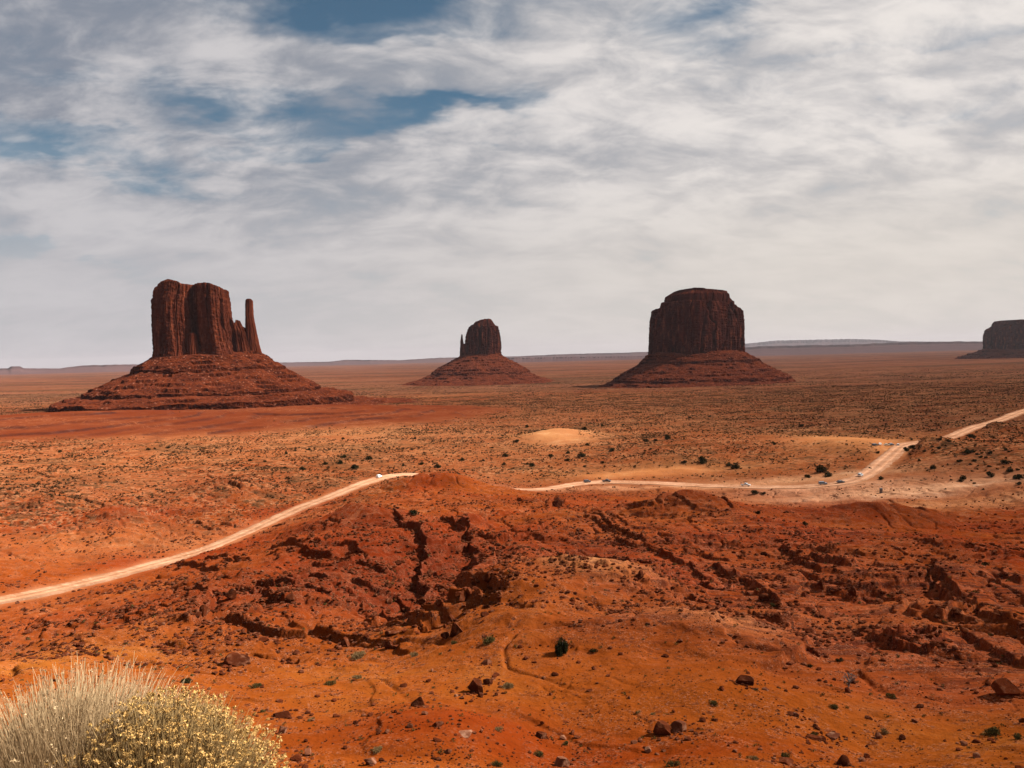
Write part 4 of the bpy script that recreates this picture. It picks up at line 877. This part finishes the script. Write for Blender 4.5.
# junipers dotted over the plain
jun = []
for q in range(6):
    v, f = leafy(900 + q, 420, 1.0, 1.0, .14, 7); ob = mesh_np('juniper', v, f, M_JUN); jun.append(ob.data); bpy.data.objects.remove(ob)
JP = [(344, 456, 7), (369, 457, 11), (355, 466, 13), (340, 462, 8), (325, 463, 7), (302, 468, 8), (309, 449, 5), (343, 438, 5), (379, 441, 4), (403, 465, 5), (421, 463, 7), (437, 466, 8), (462, 459, 7), (412, 449, 4), (424, 452, 4),
      (527, 426, 6), (516, 440, 9), (505, 455, 8), (504, 463, 7), (532, 464, 10), (585, 428, 9), (602, 425, 6), (623, 424, 5), (587, 444, 6), (612, 449, 9), (646, 440, 8), (656, 440, 6), (667, 437, 9), (567, 459, 8), (581, 455, 10), (568, 452, 6), (551, 455, 7),
      (603, 462, 6), (702, 460, 13), (684, 461, 8), (735, 466, 12), (729, 464, 8), (690, 417, 5), (710, 416, 4), (774, 443, 7), (801, 425, 7), (821, 469, 14), (828, 474, 10), (808, 476, 8), (878, 452, 6), (906, 449, 9), (912, 446, 10), (933, 467, 9), (968, 451, 9), (972, 436, 8), (940, 439, 6),
      (990, 474, 11), (1018, 476, 12), (963, 478, 8), (881, 478, 6), (1005, 462, 8), (990, 452, 8), (415, 438, 4), (492, 447, 5), (483, 460, 5), (456, 446, 4), (265, 461, 4), (231, 454, 4), (209, 457, 4), (168, 447, 5), (148, 449, 5), (85, 448, 4), (60, 451, 4), (40, 459, 4), (286, 453, 5), (295, 450, 5), (250, 460, 5), (187, 444, 4),
      (414, 512, 12), (758, 512, 9), (805, 523, 9), (985, 563, 10), (1010, 470, 9), (345, 500, 5), (755, 492, 9), (764, 493, 7), (870, 468, 5)]
for i, (px, py, w) in enumerate(JP):
    p, d = on_ground(px, py + w * .25); s = 0.52 * w / F * d * pr.uniform(.85, 1.15)
    place(jun[i % 6], 'juniper', p[0], p[1], s, i * 2.1, 'dark rounded juniper dotting the sandy plain around the road', 'tree', 'junipers dotted over the plain', 0.02, (1, 1, .8))
for p, d, s in scatter_px(210, [(0, 440, 520, 476, 2), (480, 412, 1020, 470, 6), (600, 400, 1020, 430, 3), (920, 440, 1023, 500, 3), (250, 425, 520, 450, 2)], 0.8, 2.0, lambda p, d: d < 2200 and float(look(rd, p[0], p[1])) > 14):
    place(pr.choice(jun), 'juniper', p[0], p[1], s, pr.uniform(0, 6), 'dark rounded juniper dotting the sandy plain around the road', 'tree', 'junipers dotted over the plain', 0.02, (1, 1, .8))
# low scrub nobody could count
def tuft(seed, n_=9):
    return leafy(seed, n_, 1.0, .62, .42, 4)[0]
tv = [tuft(1500 + i, 12) for i in range(14)]; tf = np.arange(36).reshape(-1, 3)
x, y, a, d, r_ = rand_polar(620000, 270, 2050, seed=15); r_.random(3)
pk = look(veg, x, y) * np.clip(0.55 + 1.3 * fbm(x / 40, y / 40, 2, 95), 0, 1)
keep = (r_.random(len(x)) < pk * .55 * (1 - .5 * sst(d, 1500, 2050))) & (look(rd, x, y) > 9); x, y, d = x[keep], y[keep], d[keep]; sz = (0.5 + 1.1 * r_.random(len(x)) ** 2.5) * np.where(d < 420, .7, 1)
x2, y2, a, d2, r_ = rand_polar(150000, 1900, 4200, seed=17)
pk = np.clip(0.2 + 1.8 * fbm(x2 / 160, y2 / 160, 3, 97), 0, 1) * (1 - sst(d2, 3000, 4200)); keep = (r_.random(len(x2)) < pk * .6) & (look(plat, x2, y2) < .1); x = np.append(x, x2[keep]); y = np.append(y, y2[keep]); sz = np.append(sz, 1.0 + 1.3 * r_.random(keep.sum()))
instanced('desert_scrub', np.stack([x, y, gz(x, y)], 1), sz, tv, tf, M_SCRUB, 'low dark scrub sprinkled over the sandy plain', 16)
x, y, a, d, r_ = rand_polar(9000, 45, 420, seed=25, pw=0)
keep = (r_.random(len(x)) < 0.22) & (look(rd, x, y) > 10); x, y, d = x[keep], y[keep], d[keep]; sz = (0.10 + 0.35 * r_.random(len(x)) ** 2) * np.clip(d / 90, .7, 1.8)
instanced('dry_scrub', np.stack([x, y, gz(x, y)], 1), sz, [leafy(1700 + i, 40, 1, .7, .2, 5, up=.5)[0] for i in range(8)], np.arange(120).reshape(-1, 3), M_SAGE, 'tiny tufts of dry scrub on the red slopes', 26)

# ------------------------------------------------------------------ bushes at the viewer's feet
def stems(n_, cx, cy, z0, spread, hgt, thick, seed, lean=(0, 0), droop=0.15, dome=None, side=4):
    r = np.random.default_rng(seed); V = []; tips = []
    az_ = r.random(n_) * 6.283; q = r.random(n_) ** .5
    bx, by = cx + .16 * spread * q * np.cos(az_), cy + .16 * spread * q * np.sin(az_)
    hh_ = hgt * (1 - .38 * q ** 2) * r.uniform(.62, 1.06, n_)
    ex = bx + spread * q * np.cos(az_) * r.uniform(.75, 1.1, n_) + lean[0] * hh_; ey = by + spread * q * np.sin(az_) * r.uniform(.75, 1.1, n_) + lean[1] * hh_
    K = 7; u = np.linspace(0, 1, K)
    jx, jy = r.normal(0, droop * .6, n_), r.normal(0, droop * .6, n_)
    px_ = bx[:, None] + (ex - bx)[:, None] * u ** 1.25 + jx[:, None] * np.sin(u * 4); py_ = by[:, None] + (ey - by)[:, None] * u ** 1.25 + jy[:, None] * np.sin(u * 5)
    pz_ = z0 + hh_[:, None] * u; P = np.stack([px_, py_, pz_], -1)
    rad = thick * (1 - .55 * u)[None, :] * r.uniform(.6, 1.4, (n_, 1))
    cr = [(1, 0), (-.5, .87), (-.5, -.87)]
    V = np.stack([P + np.stack([rad * c_, rad * s_2, 0 * rad], -1) for c_, s_2 in cr], 2)     # n,K,3,3
    idx = np.arange(n_ * K * 3).reshape(n_, K, 3); Fs = []
    for j in range(3):
        Fs.append(np.stack([idx[:, :-1, j], idx[:, :-1, (j + 1) % 3], idx[:, 1:, (j + 1) % 3], idx[:, 1:, j]], -1).reshape(-1, 4))
    return V.reshape(-1, 3), np.concatenate(Fs), P
def stem_mat(name, a, b_):
    m = bpy.data.materials.new(name); m.use_nodes = True; t = NT(m.node_tree); g = t.node('ShaderNodeNewGeometry')
    c = t.mix(g.outputs['Random Per Island'], a, b_); b = t.node('ShaderNodeBsdfPrincipled', {'Base Color': c, 'Roughness': 0.7})
    t.node('ShaderNodeOutputMaterial', {0: b.outputs[0]}); return m
M_ST1 = stem_mat('bleached stems', (0.15, 0.09, 0.035), (0.50, 0.35, 0.19)); M_ST2 = stem_mat('straw stems', (0.12, 0.07, 0.022), (0.38, 0.25, 0.095)); M_HD = stem_mat('seed heads', (0.20, 0.105, 0.02), (0.48, 0.28, 0.075))
def heads(P, n_, rad, seed, k_=7, flat=.55):
    r = np.random.default_rng(seed); tips = P[r.permutation(len(P))[:n_], -1]; rs = rad * r.uniform(.5, 1.4, (n_, 1, 1))
    off = r.normal(size=(n_, k_, 3)); off /= np.linalg.norm(off, axis=2)[..., None]; off *= rs * r.uniform(.2, 1, (n_, k_, 1)) * [1, 1, flat]
    c = (tips[:, None] + off)[:, :, None, :]; t_ = r.normal(size=(n_, k_, 3, 3)) * rad * .36
    V = (c + t_).reshape(-1, 3); return V, np.arange(len(V)).reshape(-1, 3)
def bush_at(px, py, D_):
    d = ray(px, py); return d / math.hypot(d[0], d[1]) * D_
b1 = bush_at(74, 768, 3.0); b2 = bush_at(160, 768, 2.8)
z1 = float(gz(b1[0], b1[1])); z2 = float(gz(b2[0], b2[1]))
H1 = (-1.13 - z1) / .95; H2 = (-1.12 - z2) / .97
print('BUSH', b1, z1, H1, b2, z2, H2)
o = empty('dry_bush', (0, 0, 0)); tag(o, 'bleached straw-coloured bush of fine upright stems at the viewer\'s feet, left of the yellow-headed one', 'bush')
v, f, P1 = stems(15000, b1[0] - .06, b1[1], z1 - .03, .46, H1 * 1.06, .0013, 1, (0.07, 0), .10); q_ = mesh_np('stems', v, f, M_ST1, o); q_['kind'] = 'stuff'
v, f = heads(P1, 900, .006, 3, 14); q_ = mesh_np('seed_heads', v, f, M_ST1, o); q_['kind'] = 'stuff'
o = empty('rabbitbrush', (0, 0, 0)); tag(o, 'rounded bush with clusters of dry yellow flower heads in the bottom left corner', 'bush')
v, f, P2 = stems(12000, b2[0], b2[1], z2 - .03, .34, H2, .0015, 2, (0.02, 0), .05); q_ = mesh_np('stems', v, f, M_ST2, o); q_['kind'] = 'stuff'
v, f = heads(P2, 5200, .0080, 4, 22); q_ = mesh_np('flower_heads', v, f, M_HD, o); q_['kind'] = 'stuff'

# ------------------------------------------------------------------ vehicles on the road
M_TYRE = plain('tyre rubber', (0.02, 0.02, 0.02), .8); M_GLASS = plain('dark car glass', (0.02, 0.025, 0.03), .1); M_RIM = plain('wheel rim', (0.35, 0.35, 0.36), .35, .8)
M_LAMP = plain('headlight lens', (0.7, 0.7, 0.68), .2); M_RED = plain('tail light', (0.3, 0.01, 0.01), .3)
def extr(profile, w, taper=None):
    """side outline (x, z) given a width; rows of z above the waist lean inwards"""
    n_ = len(profile); V = []
    for sgn in (-1, 1):
        for x_, z_ in profile: V.append((x_, sgn * (w if not taper else w * taper(z_)), z_))
    Fs = [tuple(range(n_))[::-1], tuple(range(n_, 2 * n_))] + [(i, (i + 1) % n_, n_ + (i + 1) % n_, n_ + i) for i in range(n_)]
    return V, Fs
def bevel(o, w):
    md = o.modifiers.new('bevel', 'BEVEL'); md.width = w; md.segments = 2; md.limit_method = 'ANGLE'
def wheel(parent, x, y, r_):
    V, Fs = [], []; n_ = 20; prof = [(-.11, r_ * .62), (-.12, r_ * .92), (-.08, r_), (.08, r_), (.12, r_ * .92), (.11, r_ * .62)]
    for yy, rr_ in prof:
        for j in range(n_): V.append((x + rr_ * math.cos(j / n_ * 6.283), y + yy, r_ + rr_ * math.sin(j / n_ * 6.283)))
    for k_ in range(len(prof) - 1):
        for j in range(n_): Fs.append((k_ * n_ + j, k_ * n_ + (j + 1) % n_, (k_ + 1) * n_ + (j + 1) % n_, (k_ + 1) * n_ + j))
    w = empty('wheel', (0, 0, 0)); w.parent = parent; mesh_np('tyre', np.array(V), Fs, M_TYRE, w)
    V = [(x + r_ * .62 * math.cos(j / n_ * 6.283), y + s * .07, r_ + r_ * .62 * math.sin(j / n_ * 6.283)) for s in (-1, 1) for j in range(n_)]
    Fs = [tuple(range(n_)), tuple(range(n_, 2 * n_))] + [(j, (j + 1) % n_, n_ + (j + 1) % n_, n_ + j) for j in range(n_)]
    mesh_np('rim', np.array(V), Fs, M_RIM, w)
def make_car(name, kind, mat):
    o = empty(name, (0, 0, 0)); T = lambda z_: 1.0 if z_ < 1.0 else 1 - (z_ - 1.0) * .32
    if kind == 'suv':
        body = [(-2.3, .42), (-2.32, .75), (-2.25, 1.05), (2.0, 1.08), (2.32, .92), (2.36, .5), (2.25, .34), (-2.2, .34)]
        cabin = [(-2.2, 1.05), (-2.05, 1.68), (-1.9, 1.76), (.55, 1.76), (.7, 1.72), (1.25, 1.07)]; glz = [(-1.95, 1.14), (-1.86, 1.62), (.5, 1.62), (.98, 1.14)]; wx_ = (-1.4, 1.45); r0 = .38
    elif kind == 'truck':
        body = [(-2.75, .55), (-2.75, 1.08), (2.2, 1.12), (2.65, .98), (2.72, .55), (2.6, .42), (-2.6, .42)]
        cabin = [(-.75, 1.1), (-.65, 1.78), (-.5, 1.84), (.75, 1.84), (.9, 1.78), (1.45, 1.12)]; glz = [(-.55, 1.18), (-.5, 1.7), (.72, 1.7), (1.15, 1.18)]; wx_ = (-1.75, 1.75); r0 = .41
    else:
        body = [(-2.25, .35), (-2.3, .65), (-2.2, .92), (1.5, .95), (2.15, .82), (2.28, .5), (2.15, .26), (-2.1, .26)]
        cabin = [(-1.85, .93), (-1.25, 1.38), (-1.0, 1.45), (.2, 1.45), (.4, 1.42), (1.1, .94)]; glz = [(-1.5, 1.0), (-1.1, 1.34), (.22, 1.34), (.82, 1.0)]; wx_ = (-1.35, 1.38); r0 = .33
    V, Fs = extr(body, .92); b = mesh_np('body', np.array(V), Fs, mat, o); bevel(b, .09)
    V, Fs = extr(cabin, .88, T); b = mesh_np('cabin', np.array(V), Fs, mat, o); bevel(b, .05)
    V, Fs = extr(glz, .90, T); mesh_np('side_windows', np.array(V), Fs, M_GLASS, o)
    xf, zf, xt, zt_2 = cabin[-1][0], cabin[-1][1], cabin[-2][0], cabin[-2][1]
    def pane(nm_, x0, z0, x1, z1):
        nx, nz = (z1 - z0), -(x1 - x0); ln = math.hypot(nx, nz); nx, nz = nx / ln * .03, nz / ln * .03
        if (nx < 0) != (x0 < 0): nx, nz = -nx, -nz
        P_ = []
        for (xx, zz_) in ((x0 + (x1 - x0) * .12, z0 + (z1 - z0) * .12), (x0 + (x1 - x0) * .92, z0 + (z1 - z0) * .92)):
            for sgn in (-1, 1): P_ += [(xx + nx, sgn * .80 * T(zz_), zz_ + nz), (xx - nx, sgn * .80 * T(zz_), zz_ - nz)]
        mesh_np(nm_, np.array(P_), [(0, 2, 6, 4), (1, 3, 7, 5), (0, 1, 3, 2), (4, 5, 7, 6), (0, 1, 5, 4), (2, 3, 7, 6)], M_GLASS, o)
    pane('windscreen', xf, zf, xt, zt_2); pane('rear_window', cabin[0][0], cabin[0][1], cabin[1][0], cabin[1][1])
    if kind == 'truck':
        V, Fs = extr([(-2.68, 1.09), (-2.68, 1.10), (-.85, 1.115), (-.85, 1.10)], .76); mesh_np('bed', np.array(V), Fs, M_TYRE, o)
    for sgn in (-1, 1):
        for xx in wx_: wheel(o, xx, sgn * .82, r0)
        for nm_, xx, m_ in (('headlight', body[-3][0] - .06, M_LAMP), ('tail_light', body[1][0], M_RED)):
            zc = .78; V, Fs = extr([(xx - .05, zc - .08), (xx - .05, zc + .08), (xx + .05, zc + .08), (xx + .05, zc - .08)], .14); V = [(a_, b_2 + sgn * .70, c_) for a_, b_2, c_ in V]; mesh_np(nm_, np.array(V), Fs, m_, o)
    return o
PW = plain('white car paint', (0.78, 0.78, 0.76), .3); PS = plain('silver car paint', (0.42, 0.43, 0.44), .3, .5); PK = plain('dark car paint', (0.03, 0.03, 0.035), .3); PB = plain('blue grey car paint', (0.10, 0.13, 0.17), .3); PG = plain('tan car paint', (0.35, 0.30, 0.22), .4)
def road_dir(x_, y_):
    k_ = int(np.argmin(np.hypot(RD[:, 0] - x_, RD[:, 1] - y_))); a_, b_2 = RD[max(k_ - 1, 0)], RD[min(k_ + 1, len(RD) - 1)]; return k_, math.atan2(b_2[1] - a_[1], b_2[0] - a_[0])
CARS = [(390, 477.5, 'suv', PW, 'white off-roader climbing the bend where the left road meets the ridge', 0, 1.5), (594, 484.5, 'suv', PK, 'dark off-roader, the rear one of the pair driving left of the road\'s crest', 0, 1), (606.5, 482.5, 'truck', PK, 'dark pickup truck just ahead of the dark off-roader', 0, -1),
        (743, 487.5, 'truck', PS, 'silver pickup truck alone on the straight pale road', 0, 1), (829, 488.5, 'suv', PB, 'blue-grey off-roader before the junction', 0, 1), (851, 486.5, 'sedan', PK, 'low dark car at the middle of the junction', 0, 0), (872, 477, 'suv', PS, 'silver off-roader going up the road past the junction', 0, 1.5)]
for px, py, kd, mt, lb, fl, off in CARS:
    a_ = tan_az(px, py)[1]; dd_ = np.abs(np.arctan2(RD[:, 0], RD[:, 1]) - a_) ; cand = np.where((dd_ < .012))[0]
    p0 = on_base(px, py); k_ = cand[np.argmin(np.hypot(RD[cand, 0] - p0[0], RD[cand, 1] - p0[1]))] if len(cand) else 0
    q = RD[k_]; _, ang = road_dir(*q); o = make_car({'suv': 'off_road_car', 'truck': 'pickup_truck', 'sedan': 'parked_car'}[kd] if kd != 'sedan' else 'car', kd, mt)
    o.location = (q[0] - math.sin(ang) * off, q[1] + math.cos(ang) * off, RDZ[k_] + .10); o.rotation_euler = (0, 0, ang); tag(o, lb, 'pickup truck' if kd == 'truck' else 'car', 'vehicles on the valley road')
for i, (px, py, kd, mt, lb) in enumerate([(875, 446, 'suv', PK, 'dark off-roader parked at the left end of the lookout cluster'), (880, 445, 'sedan', PW, 'white car parked between dark off-roader and tan car at the lookout'), (886, 446, 'truck', PG, 'tan pickup parked in the middle of the lookout cluster'),
                                          (891, 445.5, 'suv', PK, 'black off-roader parked beside the tan pickup at the lookout'), (898, 446, 'suv', PS, 'silver off-roader parked at the end of the lookout cluster next to the road')]):
    p, d = on_ground(px, py, 400); o = make_car('parked_car' if kd != 'truck' else 'pickup_truck', kd, mt); o.location = p; o.location[2] += .05; o.rotation_euler = (0, 0, (0.2, 1.3, 0.1, 0.4, 1.2)[i]); tag(o, lb, 'pickup truck' if kd == 'truck' else 'car', 'cars parked at the lookout')
# portable toilet hut beside the junction
p, d = on_ground(881, 493); o = empty('toilet_hut', p, -.3); tag(o, 'small dark upright hut standing by itself below the road junction', 'hut')
def boxm(nm_, x0, x1, y0, y1, z0, z1, mt, par):
    b = mesh_np(nm_, np.array([(x, y, z) for x in (x0, x1) for y in (y0, y1) for z in (z0, z1)]), [(0, 1, 3, 2), (4, 6, 7, 5), (0, 4, 5, 1), (2, 3, 7, 6), (0, 2, 6, 4), (1, 5, 7, 3)], mt, par); bevel(b, .03); return b
M_HUT = plain('dark hut paint', (0.03, 0.025, 0.025), .6)
boxm('cabin', -.65, .65, -.65, .65, .08, 2.3, M_HUT, o); boxm('base', -.72, .72, -.72, .72, -.1, .08, M_HUT, o); boxm('door', -.42, .42, -.70, -.655, .15, 2.1, plain('hut door', (.06, .05, .05), .6), o)
b = mesh_np('roof', np.array([(-.75, -.75, 2.3), (.75, -.75, 2.3), (.75, .75, 2.3), (-.75, .75, 2.3), (-.5, -.5, 2.5), (.5, -.5, 2.5), (.5, .5, 2.5), (-.5, .5, 2.5)]), [(0, 3, 2, 1), (4, 5, 6, 7), (0, 1, 5, 4), (1, 2, 6, 5), (2, 3, 7, 6), (3, 0, 4, 7)], M_HUT, o)

# ------------------------------------------------------------------ haze
HZ = bpy.data.materials.new('haze'); HZ.use_nodes = True; t = NT(HZ.node_tree)
pv_ = t.node('ShaderNodeVolumePrincipled', {'Color': (0.47, 0.445, 0.49), 'Density': 0.9e-5, 'Anisotropy': 0.0})
t.node('ShaderNodeOutputMaterial', {'Volume': pv_.outputs[0]})
B = 100000.0; zlo = float(GZ.min()) - 30; zhi = 1150.0
V = [(x, y, z) for x in (-B, B) for y in (-3000.0, B) for z in (zlo, zhi)]
hz = mesh_np('haze', np.array(V), [(0, 1, 3, 2), (4, 6, 7, 5), (0, 4, 5, 1), (2, 3, 7, 6), (0, 2, 6, 4), (1, 5, 7, 3)], HZ); tag(hz, kind='stuff')
